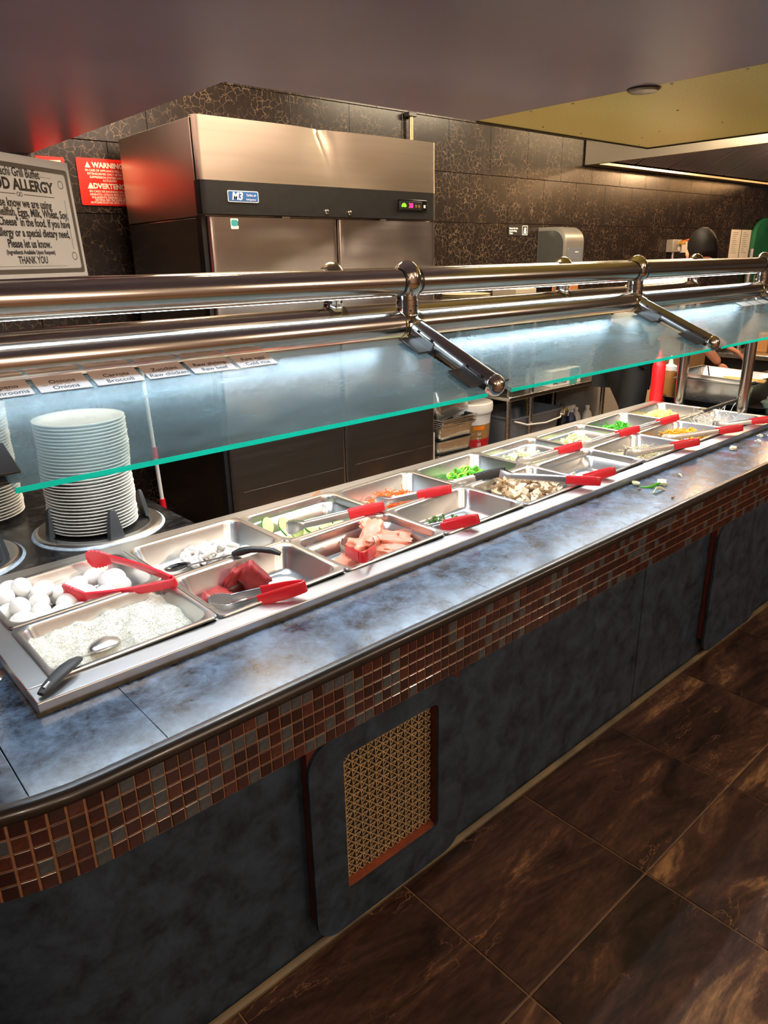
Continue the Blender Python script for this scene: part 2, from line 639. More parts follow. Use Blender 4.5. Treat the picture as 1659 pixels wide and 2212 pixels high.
# ================================================================== the counter
XA, RA, YB = -0.02, 0.42, -0.262      # where the rounded end starts, its radius, base panel plane


def front(s, out):
    """point on the counter front, s along it (s < XA bends round the end), out = distance proud of the base panel"""
    y0 = YB
    if s >= XA:
        return Vector((s, y0 - out, 0)), Vector((0, -1, 0))
    th = (XA - s) / RA
    if th <= pi / 2:
        n = Vector((-sin(th), -cos(th), 0))
        c = Vector((XA, y0 + RA, 0))
        return c + n * (RA + out), n
    e = (th - pi / 2) * RA
    return Vector((XA - RA - out, y0 + RA + e, 0)), Vector((-1, 0, 0))


SS = [XA - RA * pi / 2 - 1.4] + [XA - RA * pi / 2 * k / 14 for k in range(14, -1, -1)] + [0.5, 1.5, 2.5, 3.5, 4.6, 5.6]


def strip(prof):
    """profile list of (out, z) swept along the counter front"""
    rr = []
    for o_, z in prof:
        rr.append([front(s, o_)[0] + Vector((0, 0, z)) for s in SS])
    return rr


def sweep_front(mb, prof):
    rr = strip(prof)
    n = len(SS)
    o = len(mb.v)
    for r in rr:
        mb.v += [tuple(p) for p in r]
    for i in range(len(rr)):
        k = (i + 1) % len(rr)
        for j in range(n - 1):
            mb.f.append((o + i * n + j, o + k * n + j, o + k * n + j + 1, o + i * n + j + 1))
            mb.mi.append(0)
    return mb


counter = empty('buffet_counter', (1.5, 0, FZ))
counter.location = (0, 0, 0)
tag(counter, 'long buffet counter with slate worktop, brown mosaic band and rounded end', 'counter')
CT = 0.681
# base: panels with narrow seams
for a, b in ((SS[0], 0.80), (0.803, 1.73), (1.733, 2.66), (2.663, 5.6)):
    ss = [s for s in SS if a < s < b]
    ss = [a] + ss + [b]
    ins = [front(s, 0)[0] for s in ss]
    m = MB()
    rr = [[p + Vector((0, 0, FZ + 0.01)) for p in ins], [p + Vector((0, 0, 0.64)) for p in ins]]
    m.rings(rr, False, False, closed=False)
    m.rings([[p + front(s, 0)[1] * -0.02 for p, s in zip(r, ss)] for r in rr][::-1], False, False, closed=False)
    obj('base_panel', m, LAM_SIDE, counter)
obj('carcass', MB().box(-0.40, 5.55, -0.20, 0.60, FZ, 0.60).box(-0.40, 0.62, 0.6, 1.6, FZ, 0.64), DARKVOID, counter)
obj('kick_strip', sweep_front(MB(), [(0.002, FZ), (0.016, FZ + 0.001), (0.017, FZ + 0.009), (0.012, FZ + 0.015), (0.004, FZ + 0.018)]), KICK, counter)
# worktop sections
TOUT = 0.020


def top_section(name, a, b, y1, mat):
    ss = [a] + [s for s in SS if a < s < b] + [b]
    outer = [front(s, TOUT)[0] for s in ss]
    poly = [(p.x, p.y) for p in outer if p.y < y1 - 0.001] + [(b, y1), (max(a, XA - RA - TOUT), y1)]
    m = MB().prism(poly, CT - 0.03, CT)
    return obj(name, m, mat, counter, bevel=0.0006, seg=1)


g = 0.0004
seam = [0.100, 0.943, 1.786, 2.629, 3.472, 5.6]
top_section('worktop_section', SS[0] + 0.9, -0.118 - g, 0.62, LAM_TOP)
obj('worktop_section', MB().box(-0.118 + g, -0.021, 0.0008, 0.62, CT - 0.03, CT), LAM_TOP, counter, bevel=0.0006, seg=1)
top_section('worktop_section', -0.118 + g, seam[0] - g, 0.0, LAM_TOP)
for a, b in zip(seam[:-1], seam[1:]):
    top_section('worktop_section', a + g, b - g, 0.0, LAM_TOP)
obj('back_worktop', MB().prism([(-0.46, 0.6205), (-0.02, 0.6205), (-0.02, 0.56), (3.27, 0.56), (3.27, 0.0005), (5.6, 0.0005), (5.6, 0.655), (0.65, 0.655), (0.65, 1.6), (-0.46, 1.6)], CT - 0.03, CT), GRANITE, counter, bevel=0.002, seg=1)
# bullnose edge trim
prof = []
for k in range(9):
    a = pi / 2 - pi * k / 8
    prof.append((TOUT + 0.003 + 0.016 * cos(a), CT - 0.012 + 0.0145 * sin(a)))
prof += [(TOUT + 0.003, CT - 0.034), (0.0, CT - 0.034), (0.0, CT - 0.002)]
obj('edge_trim', sweep_front(MB(), prof), TRIMMAT, counter)
# mosaic band: grout bed, then the glass tiles one by one
B0, TPX, TPZ, ROWS = 0.5195, 0.0258, 0.0285, 5
BOUT = 0.0315
obj('grout_bed', sweep_front(MB(), [(0.0, B0), (BOUT, B0), (BOUT, B0 + ROWS * TPZ + 0.006), (0.0, B0 + ROWS * TPZ + 0.006)]), GROUT, counter)
tw, th = TPX - 0.0026, TPZ - 0.0028


def tile_geo(mb, M):
    rr = []
    for ins, y in ((0, 0.001), (0, -0.0010), (0.0009, -0.0018)):
        rr.append([M @ Vector(p) for p in ((-tw / 2 + ins, y, -th / 2 + ins), (tw / 2 - ins, y, -th / 2 + ins), (tw / 2 - ins, y, th / 2 - ins), (-tw / 2 + ins, y, th / 2 - ins))])
    return mb.rings(rr, False, True)


tmats = [TILE_A, TILE_B, TILE_C, TILE_D]
tmeshes = [tile_geo(MB(), Matrix()).mesh('mosaic_tile', m, 20) for m in tmats]
rnd = random.Random(11)
rest = [MB() for _ in tmats]
count = 0
for c in range(-9, 168):
    for r in range(ROWS):
        s = (c + 0.5) * TPX
        w = rnd.random()
        mi = 0 if w < 0.42 else 1 if w < 0.68 else 2 if w < 0.93 else 3
        p, n = front(s, BOUT)
        M = Matrix.Translation((p.x, p.y, B0 + (r + 0.5) * TPZ)) @ Matrix.Rotation(atan2(n.x, -n.y), 4, 'Z')
        M = M @ Matrix.Rotation(rnd.uniform(-0.012, 0.012), 4, 'Y') @ Matrix.Rotation(rnd.uniform(-0.02, 0.02), 4, 'X')
        if -9 <= c < 51:
            t = link('mosaic_tile', tmeshes[mi], counter)
            t.matrix_local = M
            count += 1
        else:
            tile_geo(rest[mi], M)
far = MB()
for mi, m in enumerate(rest):
    o = len(far.v)
    far.v += m.v
    far.f += [tuple(i + o for i in f) for f in m.f]
    far.mi += [mi] * len(m.f)
tag(obj('mosaic_tiles_far_end', far, tmats, counter, 20), kind='stuff')


def raised_panel(x0, x1, z0, z1, opening):
    """proud access panel with rounded corners on the base"""
    yf, yk = -0.294, YB - 0.001
    pa = empty('access_panel')
    pa.parent = counter
    R_ = 0.062
    outer = rrect(x0, x1, z0, z1, R_, 8)
    m = MB()
    M = Matrix(((1, 0, 0, 0), (0, 0, 1, 0), (0, 1, 0, 0), (0, 0, 0, 1)))   # xy -> xz
    if opening:
        a, b, c, d = opening
        inner = rrect(a, b, c, d, 0.018, 8)
        n = len(outer)
        vs_ = [(x, yf, z) for x, z in outer] + [(x, yf, z) for x, z in inner] + [(x, yf + 0.009, z) for x, z in outer] + [(x, yf + 0.009, z) for x, z in inner]
        fs = []
        for j in range(n):
            k = (j + 1) % n
            fs += [(j, n + j, n + k, k), (j, k, 2 * n + k, 2 * n + j), (n + j, 3 * n + j, 3 * n + k, n + k)]
        m.add(vs_, fs)
    else:
        m.prism(outer, yf, yf + 0.009, M)
    obj('panel_face', m, LAM_SIDE, pa, 30)
    core = rrect(x0 + 0.012, x1 - 0.012, z0 + 0.015, z1, R_ - 0.01, 6)
    if opening:
        a, b, c, d = opening
        e = 0.0
        # four mahogany battens behind the face carry it off the base
        obj('batten', MB().box(x0 + 0.004, a - e, yf + 0.009, yk, z0 + 0.06, z1), WOODEDGE, pa, bevel=0.001)
        obj('batten', MB().box(b + e, x1 - 0.004, yf + 0.009, yk, z0 + 0.06, z1), WOODEDGE, pa, bevel=0.001)
        obj('sill', MB().box(a - 0.002, b + 0.002, yf + 0.0088, yk, z0 + 0.02, c + 0.003), WOODSILL, pa)
        obj('head_rail', MB().box(a - 0.002, b + 0.002, yf + 0.0088, yk, d - 0.003, z1 - 0.01), WOODEDGE, pa)
        # pierced grille: star lattice of three bar families
        gr = MB()
        P = 0.0225
        yg0, yg1 = yf + 0.027, yf + 0.0285
        obj('grille_backing', MB().box(a, b, yg1 + 0.002, yg1 + 0.003, c, d), DARKVOID, pa)
        w = 0.00105

        def bar(p, q):
            # clip the segment to the opening
            (xa, za), (xb, zb) = p, q
            t0, t1 = 0.0, 1.0
            dx, dz = xb - xa, zb - za
            for pp, qq in ((-dx, xa - a), (dx, b - xa), (-dz, za - c), (dz, d - za)):
                if abs(pp) < 1e-9:
                    if qq < 0:
                        return
                else:
                    t = qq / pp
                    if pp < 0:
                        t0 = max(t0, t)
                    else:
                        t1 = min(t1, t)
            if t0 >= t1:
                return
            A = Vector((xa + dx * t0, 0, za + dz * t0))
            B = Vector((xa + dx * t1, 0, za + dz * t1))
            dd = (B - A).normalized()
            nn = Vector((-dd.z, 0, dd.x)) * w
            v = [A + nn, A - nn, B - nn, B + nn]
            gr.add([p_ + Vector((0, yg0, 0)) for p_ in v] + [p_ + Vector((0, yg1, 0)) for p_ in v],
                   [(0, 1, 2, 3), (7, 6, 5, 4), (0, 4, 5, 1), (1, 5, 6, 2), (2, 6, 7, 3), (3, 7, 4, 0)])
        H, W = d - c, b - a
        k = 0
        while k * P < W + 2 * H:
            x = a + k * P
            if x <= b:
                bar((x, c - 0.01), (x, d + 0.01))
            for sg in (1, -1):
                xs = a - H + k * P
                if sg > 0:
                    bar((xs, c), (xs + H, d))
                else:
                    bar((xs + H, c), (xs, d))
            z = c + k * P
            if z <= d:
                bar((a - 0.01, z), (b + 0.01, z))
            k += 1
        # solid star centres
        for i in range(int(W / P) + 1):
            for j in range(int(H / P) + 1):
                cx, cz = a + i * P, c + j * P
                if cx + 0.003 < b and cz + 0.003 < d and cx - 0.003 > a and cz - 0.003 > c:
                    gr.prism([(cx + 0.0027 * cos(2 * pi * q / 8), cz + 0.0027 * sin(2 * pi * q / 8)) for q in range(8)], yg0 - 0.0002, yg1, M)
        o = obj('grille', gr, GRILLE, pa, 0)
        o['label'] = 'pierced gold star-lattice ventilation grille'
    else:
        obj('batten', MB().box(x0 + 0.004, x1 - 0.004, yf + 0.009, yk, z0 + 0.06, z1), WOODEDGE, pa, bevel=0.001)
    return pa


raised_panel(0.3645, 0.826, 0.0, 0.519, (0.454, 0.742, 0.097, 0.462))
raised_panel(2.18, 2.645, 0.0, 0.519, None)

# ------------------------------------------------------------------ stainless deck
DZ = 0.7065
deck = empty('steel_deck', (0, 0, 0))
tag(deck, 'long stainless steel drop-in deck framing two rows of food pans', 'cold well')
m = MB()
m.box(-0.0425, 3.30, -0.0535, 0.006, CT, DZ)
m.box(-0.0425, 0.006, 0.006, 0.605, CT, DZ)
m.box(3.236, 3.30, 0.006, 0.605, CT, DZ)
m.box(0.006, 3.236, 0.534, 0.605, CT, DZ)
obj('rim', m, STEEL_DECK, deck, bevel=0.003)
m = MB().box(0.006, 3.236, 0.262, 0.278, CT + 0.004, DZ - 0.001)
for i in range(1, 9):
    m.box(i * 0.3597 - 0.006, i * 0.3597 + 0.006, 0.006, 0.534, CT + 0.003, DZ - 0.002)
obj('adaptor_bars', m, STEEL_DECK, deck)
obj('well', MB().box(0.0, 3.24, 0.0, 0.54, 0.602, 0.604), DARKVOID, deck)
obj('lip_foot_strip', MB().box(-0.046, 3.303, -0.0575, -0.0535, CT + 0.0005, CT + 0.006), simple('dark_mottled_strip', (0.05, 0.04, 0.025, 1), 0.6, 0, 0.5, 60), deck)  # dark mottled strip along the foot of the deck lip

# ------------------------------------------------------------------ food pans
PX, PY = 0.3597, 0.2698
PD = 0.072          # depth


def pan_mesh(step, depth=PD, W=0.354, D=0.265):
    def ring(w, d, r, z):
        return [(x, y, z) for x, y in rrect(-w / 2, w / 2, -d / 2, d / 2, r, 6)]
    R = [ring(W, D, 0.014, -0.007), ring(W + 0.001, D + 0.001, 0.0145, -0.002), ring(W - 0.002, D - 0.002, 0.014, 0.0005), ring(W - 0.016, D - 0.016, 0.024, 0.0008),
         ring(W - 0.026, D - 0.026, 0.036, -0.002), ring(W - 0.030, D - 0.030, 0.038, -0.009)]
    if step:
        R += [ring(W - 0.032, D - 0.032, 0.038, -0.024), ring(W - 0.042, D - 0.042, 0.036, -0.030)]
        R += [ring(W - 0.060, D - 0.060, 0.034, -depth + 0.014)]
    else:
        R += [ring(W - 0.052, D - 0.052, 0.036, -depth + 0.014)]
    R += [ring(W - 0.064, D - 0.064, 0.032, -depth + 0.004), ring(W - 0.082, D - 0.082, 0.026, -depth)]
    me = MB().rings(R, False, True).mesh('food_pan', STEEL_PAN, 35)
    return me


PANS = [pan_mesh(False), pan_mesh(True)]
PINFO = {
    (0, 0): (0, 'steel food pan heaped with cold white rice, first in the front row'),
    (1, 0): (0, 'steel food pan with chunks of raw red beef'),
    (2, 0): (1, 'steel food pan with pink raw chicken'),
    (3, 0): (0, 'nearly empty steel food pan with broccoli crumbs'),
    (4, 0): (0, 'steel food pan full of sliced mushrooms'),
    (5, 0): (1, 'empty steel food pan after the sliced mushrooms'),
    (6, 0): (0, 'steel food pan with bean sprouts'),
    (7, 0): (0, 'steel food pan with yellow pepper strips'),
    (8, 0): (0, 'steel food pan with white noodles, last in the front row'),
    (0, 1): (0, 'steel food pan full of white eggs'),
    (1, 1): (0, 'steel food pan with a heap of raw shrimp'),
    (2, 1): (1, 'steel food pan with zucchini slices'),
    (3, 1): (0, 'steel food pan with shredded carrots'),
    (4, 1): (0, 'steel food pan with green jalapeno slices'),
    (5, 1): (1, 'steel food pan with sliced white onion, behind the empty pan'),
    (6, 1): (1, 'steel food pan with pale cabbage shreds, behind the bean sprouts'),
    (7, 1): (0, 'steel food pan with green pepper strips'),
    (8, 1): (0, 'steel food pan with pineapple chunks, last in the back row'),
}
for (i, j), (kind, lab) in PINFO.items():
    o = link('food_pan', PANS[kind])
    o.location = ((i + 0.5) * PX, (j + 0.5) * PY, 0.7155)
    o.rotation_euler = (0, radians(-1.0), 0)
    sd = o.modifiers.new('sheet', 'SOLIDIFY')
    sd.thickness = 0.0011
    sd.offset = -1
    tag(o, lab, 'pan', 'food pans in the cold well')

# ================================================================== sneeze guard
def glass_mat():
    k = N('smeared_glow_tinted_glass')
    t = k.t
    t.nodes.remove(k.b)
    tr = k.n('ShaderNodeBsdfTransparent')
    tr.inputs[0].default_value = (0.92, 0.975, 0.97, 1)
    gl = k.n('ShaderNodeBsdfGlossy')
    gl.inputs['Roughness'].default_value = 0.30
    lw = k.n('ShaderNodeLayerWeight')
    pw = k.n('ShaderNodeMath', operation='POWER')
    k.l(lw.outputs['Facing'], pw.inputs[0])
    pw.inputs[1].default_value = 4.0
    fr = k.n('ShaderNodeMath', operation='MULTIPLY_ADD')
    k.l(pw.outputs[0], fr.inputs[0])
    fr.inputs[1].default_value = 0.45
    fr.inputs[2].default_value = 0.03
    m1 = k.n('ShaderNodeMixShader')
    k.l(fr.outputs[0], m1.inputs[0])
    k.l(tr.outputs[0], m1.inputs[1])
    k.l(gl.outputs[0], m1.inputs[2])
    df = k.n('ShaderNodeBsdfDiffuse')
    df.inputs[0].default_value = (0.48, 0.82, 1.0, 1)  # cyan haze colour stands for the LED glow on the glass
    tl = k.n('ShaderNodeBsdfTranslucent')
    tl.inputs[0].default_value = (0.48, 0.82, 1.0, 1)
    ad = k.n('ShaderNodeMixShader')
    ad.inputs[0].default_value = 0.35
    k.l(df.outputs[0], ad.inputs[1])
    k.l(tl.outputs[0], ad.inputs[2])
    # wiped smears and the painted cyan glow share this stretched, swirling noise
    v = k.pos((1.3, 5.0, 5.0))
    w = k.n('ShaderNodeTexNoise')
    w.inputs['Scale'].default_value = 1.3
    w.inputs['Detail'].default_value = 2
    k.l(v, w.inputs['Vector'])
    off = k.n('ShaderNodeVectorMath', operation='MULTIPLY_ADD')
    k.l(w.outputs['Color'], off.inputs[0])
    off.inputs[1].default_value = (1.6, 1.6, 1.6)
    k.l(v, off.inputs[2])
    s1 = k.noise(off.outputs[0], 1.6, 6, 0.62)
    s2 = k.noise(off.outputs[0], 11.0, 6, 0.75)
    mul = k.n('ShaderNodeMath', operation='MULTIPLY_ADD')
    k.l(s2, mul.inputs[0])
    mul.inputs[1].default_value = 0.35
    k.l(s1, mul.inputs[2])
    mr = k.n('ShaderNodeMapRange')
    k.l(mul.outputs[0], mr.inputs['Value'])
    mr.inputs['From Min'].default_value = 0.48
    mr.inputs['From Max'].default_value = 0.92
    mr.inputs['To Min'].default_value = 0.05
    mr.inputs['To Max'].default_value = 0.30
    m2 = k.n('ShaderNodeMixShader')
    k.l(mr.outputs['Result'], m2.inputs[0])
    k.l(m1.outputs[0], m2.inputs[1])
    k.l(ad.outputs[0], m2.inputs[2])
    k.l(m2.outputs[0], k.out.inputs['Surface'])
    return k.m


def edge_mat():
    k = N('piped_light_edge_tint')
    k.t.nodes.remove(k.b)
    tl = k.n('ShaderNodeBsdfTranslucent')
    tl.inputs[0].default_value = (0.05, 1.0, 0.88, 1)  # saturated turquoise stands for light guided along the pane
    df = k.n('ShaderNodeBsdfDiffuse')
    df.inputs[0].default_value = (0.03, 0.95, 0.82, 1)
    nz = k.noise(k.pos((6, 6, 6)), 3.0)
    mr = k.n('ShaderNodeMapRange')
    k.l(nz, mr.inputs['Value'])
    mr.inputs['To Min'].default_value = 0.35
    mr.inputs['To Max'].default_value = 0.65
    mx = k.n('ShaderNodeMixShader')
    k.l(mr.outputs['Result'], mx.inputs[0])
    k.l(tl.outputs[0], mx.inputs[1])
    k.l(df.outputs[0], mx.inputs[2])
    k.l(mx.outputs[0], k.out.inputs['Surface'])
    return k.m


GLASS = glass_mat()
GEDGE = edge_mat()
guard = empty('sneeze_guard', (0, 0, 0))
tag(guard, 'stainless tube sneeze guard with sloping glass panes over the pans', 'sneeze guard')
YF, YR, ZU, ZL, TR = 0.152, 0.472, 1.387, 1.279, 0.0338
JX = [-0.09, 1.072, 2.225, 3.333]
for (y, z) in ((YF, ZU), (YF, ZL), (YR, ZU), (YR, ZL)):
    for a, b in zip(JX[:-1], JX[1:]):
        obj('rail', MB().cyl((a + 0.028, y, z), (b - 0.028, y, z), TR, n=40, caps=False), TUBE, guard)
    for x in JX:
        for sg in (-1, 1):
            if sg * (x - 1.6) > 1.7 and abs(x - 1.6) > 1.6:
                continue
            obj('joint_ring', MB().lathe([(TR + 0.0008, -0.004), (TR + 0.0022, -0.003), (TR + 0.0022, 0.003), (TR + 0.0008, 0.004)], 40,
                (x + sg * 0.030, y, z), False, False, M=Matrix.Rotation(pi / 2, 3, 'Y')), BLACK if z == ZU else BRONZE, guard)
for x in JX:
    for y in (YF, YR):
        up = MB()
        up.ball((x, y, ZU + 0.003), (0.0405, 0.0405, 0.052), 32, 20)
        up.cyl((x - 0.031, y, ZU), (x + 0.031, y, ZU), 0.0350, n=32)
        jb = obj('ball_joint', up, CHROME if y == YF else BRONZE, guard)
        obj('collar', MB().lathe([(0.027, ZU - 0.028), (0.0275, ZU - 0.045), (0.0295, ZU - 0.046), (0.0295, ZU - 0.058), (0.0285, ZU - 0.059), (0.0285, ZU - 0.062), (0.0295, ZU - 0.063), (0.0295, ZL + 0.03), (0.031, ZL + 0.024)], 32, (x, y, 0), False, False), CHROME, guard)
        for k, (dz, a) in enumerate(((0.048, -1.2), (0.030, -0.2), (0.048, -2.4), (0.036, -2.0))):
            d = Vector((cos(a), sin(a), 0))
            p = Vector((x, y, ZL + dz)) + d * 0.0285
            obj('set_screw', MB().cyl(p, p + d * 0.0025, 0.0032, n=10), BLACK, guard)
        lo = MB()
        lo.ball((x, y, ZL), (0.0372, 0.0372, 0.0382), 32, 18)
        lo.cyl((x - 0.031, y, ZL), (x + 0.031, y, ZL), 0.0352, n=32)
        lo.cyl((x, y, ZL), (x, y, ZL + 0.032), 0.031, 0.0305, n=32)
        obj('tee_joint', lo, BRONZE, guard)
# upright posts at the two ends
for x in (JX[0], JX[3]):
    for y in (YF, YR):
        obj('post', MB().cyl((x, y, CT), (x, y, ZL - 0.02), 0.026, n=36), TUBE, guard)
        obj('post_flange', MB().lathe([(0.045, CT), (0.045, CT + 0.004), (0.034, CT + 0.009), (0.030, CT + 0.016), (0.026, CT + 0.018)], 36, (x, y, 0), False, False), CHROME, guard)
# sloping arms, each with end ball, clamps and screws
A0, A1 = Vector((0, 0.128, 1.272)), Vector((0, -0.150, 1.152))
ad = (A1 - A0).normalized()
an = Vector((0, -ad.z, ad.y)) * (1 if ad.y < 0 else -1)
an = Vector((0, ad.z, -ad.y))
if an.z < 0:
    an = -an
for x in JX:
    X = Vector((x, 0, 0))
    arm = MB().cyl(X + A0, X + A1, 0.0260, n=36)
    obj('arm', arm, ARMST, guard)
    obj('arm_socket', MB().cyl(X + A0 + ad * -0.012, X + A0 + ad * 0.016, 0.0288, n=36), BRONZE, guard)
    for sg in (-1, 1):
        p = X + A0 + ad * 0.006 + Vector((sg * 0.02, 0, 0)) + an * 0.019
        obj('socket_screw', MB().cyl(p - an * 0.006, p + an * 0.003, 0.004, n=10), BLACK, guard)
    q = ad.to_track_quat('Z', 'Y').to_matrix()
    cap = MB().lathe([(0.0262, 0.0), (0.0278, 0.002), (0.0278, 0.006), (0.0255, 0.017), (0.020, 0.0265), (0.011, 0.032), (0.002, 0.034)], 36, X + A1, True, True, M=q)
    obj('arm_end_cap', cap, CHROME, guard)
    for t in (0.030, 0.217):
        for sg in (-1, 1):
            cl = empty('clamp')
            cl.parent = guard
            L = 0.080
            c = X + A0 + ad * t
            hg = 0.0190 - 0.0142 * ((t + L / 2) / 0.303)      # glass lies this far under the arm axis here
            m = MB()
            # upper and lower jaw plates, joined by a web against the arm
            def blk(u0, u1, s0, s1, h0, h1):
                vs_ = []
                for h in (h0, h1):
                    for (u, s_) in ((u0, s0), (u1, s0), (u1, s1), (u0, s1)):
                        vs_.append(c + ad * u + Vector((sg * s_, 0, 0)) + an * h)
                m.add(vs_, [(0, 3, 2, 1), (4, 5, 6, 7), (0, 1, 5, 4), (1, 2, 6, 5), (2, 3, 7, 6), (3, 0, 4, 7)])
            blk(0, L, 0.018, 0.074, -hg + 0.0012, -hg + 0.0060)
            blk(0, L, 0.018, 0.074, -hg - 0.016, -hg - 0.0105)
            blk(0, L, 0.015, 0.026, -hg - 0.016, -hg + 0.0060)
            obj('jaw', m, DARKBR, cl, bevel=0.001)
            m = MB()
            blk(0, L, 0.019, 0.0285, -hg + 0.004, 0.010)
            obj('saddle', m, ARMST, cl, bevel=0.002)
            for u in (0.014, 0.066):
                p = c + ad * u + Vector((sg * 0.0235, 0, 0)) + an * 0.010
                obj('screw', MB().cyl(p, p + an * 0.004, 0.0045, n=12), BLACK, cl)
# glass panes hang under the arm clamps
G0, G1 = Vector((0, 0.118, 1.2475)), Vector((0, -0.176, 1.1365))
gd = (G1 - G0).normalized()
gn = Vector((0, gd.z, -gd.y))
if gn.z < 0:
    gn = -gn
for a, b in ((-0.036, 1.028), (1.116, 2.181), (2.269, 3.289)):
    vs_ = []
    for h in (0.0, 0.009):
        for x, P in ((a, G0), (b, G0), (b, G1), (a, G1)):
            vs_.append(P + Vector((x, 0, 0)) - gn * h)
    pane = MB().add(vs_, [(0, 3, 2, 1), (4, 5, 6, 7), (0, 1, 5, 4), (1, 2, 6, 5), (3, 0, 4, 7)])
    po = obj('glass_pane', pane, GLASS, guard, 0)
    eg = MB()
    e = []
    for h in (-0.0003, 0.0093):
        for x in (a, b):
            for u in (-0.0012, 0.0006):
                e.append(G1 + Vector((x, 0, 0)) + gd * u - gn * h)
    eg.add(e, [(0, 1, 3, 2), (4, 6, 7, 5), (0, 4, 5, 1), (2, 3, 7, 6), (1, 5, 7, 3), (0, 2, 6, 4)])
    eo = obj('polished_edge', eg, GEDGE, po, 0)
    eo['label'] = 'polished glass edge coloured bright turquoise for piped light'
# LED strips: main one under the lower front rail, one added behind to light the plates, a faint one under the upper front rail
for y, zr, mat in ((YF + 0.019, ZL, LED), (YR, ZL, LED_FILL), (YF + 0.004, ZU, LED_DIM)):
    for a, b in zip(JX[:-1], JX[1:]):
        ch = obj('light_channel', MB().box(a + 0.05, b - 0.05, y - 0.006, y + 0.006, zr - TR, zr - TR + 0.008), DARKBR, guard)
        z = zr - TR - 0.0005
        obj('led_strip', MB().add([(a + 0.055, y - 0.005, z), (b - 0.055, y - 0.005, z), (b - 0.055, y + 0.005, z), (a + 0.055, y + 0.005, z)], [(3, 2, 1, 0)]), mat, ch, 0)

# ------------------------------------------------------------------ menu labels lying on the glass
ACRYL = N('clear_acrylic')
ACRYL.t.nodes.remove(ACRYL.b)
_tr = ACRYL.n('ShaderNodeBsdfTransparent')
_tr.inputs[0].default_value = (0.975, 0.98, 0.985, 1)
_gl = ACRYL.n('ShaderNodeBsdfGlossy')
_gl.inputs['Roughness'].default_value = 0.08
_mx = ACRYL.n('ShaderNodeMixShader')
_mr = ACRYL.n('ShaderNodeMapRange')
ACRYL.l(ACRYL.noise(ACRYL.pos(), 30.0), _mr.inputs['Value'])
_mr.inputs['To Min'].default_value = 0.02
_mr.inputs['To Max'].default_value = 0.05
ACRYL.l(_mr.outputs['Result'], _mx.inputs[0])
ACRYL.l(_tr.outputs[0], _mx.inputs[1])
ACRYL.l(_gl.outputs[0], _mx.inputs[2])
ACRYL.l(_mx.outputs[0], ACRYL.out.inputs['Surface'])
ACRYL = ACRYL.m
LABELP = simple('taupe_label_card', lin(205, 186, 176), 0.5, 0, 0.04, 15)
LABELI = simple('brown_label_ink', lin(58, 46, 44), 0.6, 0, 0.05, 15)
gang = atan2(gd.z, gd.y)
Mg = Matrix(((1, 0, 0, 0), (0, -gd.y, gn.y, 0), (0, -gd.z, gn.z, 0), (0, 0, 0, 1)))  # local x along counter, y up the slope, z off the glass
names = [(('Jalapeno', 'Mushrooms'), -0.012, 0.087, 'jalapeno and mushrooms'), (('Onions', 'Onions'), 0.0915, 0.190, 'onions'),
         (('Carrots', 'Broccoli'), 0.194, 0.292, 'carrots and broccoli'), (('Zucchini', 'Raw chicken'), 0.296, 0.390, 'zucchini and raw chicken'),
         (('Raw shrimp', 'Raw beef'), 0.394, 0.498, 'raw shrimp and raw beef'), (('Raw eggs', 'Cold rice'), 0.502, 0.602, 'raw eggs and cold rice')]
for (t1, t2), a, b, lab in names:
    e = empty('menu_label')
    e.matrix_world = Matrix.Translation(Vector(((a + b) / 2, 0, 0)) + Vector((0, 0.098, 1.2400)) + gn * 0.0005) @ Mg
    tag(e, 'small menu card reading %s on the sloping glass' % lab, 'label', 'menu cards along the glass')
    w = (b - a) / 2
    h = 0.029
    obj('card', MB().box(-w + 0.003, w - 0.003, -h, h, 0.0006, 0.0014), LABELP, e)
    obj('sleeve', MB().box(-w, w, -h - 0.004, h + 0.002, 0.0016, 0.0026), ACRYL, e, 0)
    for s, y in ((t1, 0.005), (t2, -0.017)):
        lettering(s, 0.0175, LABELI, e, (0.002, y, 0.0015), ext=0.0001, bold=0.0003, sx=0.92)
    obj('dashes', MB().box(-w + 0.012, -w + 0.022, -0.0068, -0.006, 0.0013, 0.0016).box(-0.012, -0.002, -0.0068, -0.006, 0.0013, 0.0016).box(0.006, 0.014, -0.0068, -0.006, 0.0013, 0.0016), LABELI, e)
for a, b in ((2.95, 3.05), (3.055, 3.15), (3.155, 3.25)):
    e = empty('menu_label')
    e.matrix_world = Matrix.Translation(Vector(((a + b) / 2, 0.075, 1.2316)) + gn * 0.0005) @ Mg
    tag(e, 'clear menu card sleeve on the last glass pane', 'label', 'clear card sleeves on the last pane')
    w = (b - a) / 2
    obj('sleeve', MB().box(-w, w, -0.03, 0.022, 0.0016, 0.0028), ACRYL, e, 0)
    obj('card', MB().box(-w + 0.004, w - 0.004, -0.02, 0.02, 0.0006, 0.0014), simple('pale_card', (0.5, 0.45, 0.38, 1), 0.5, 0, 0.04, 15), e)

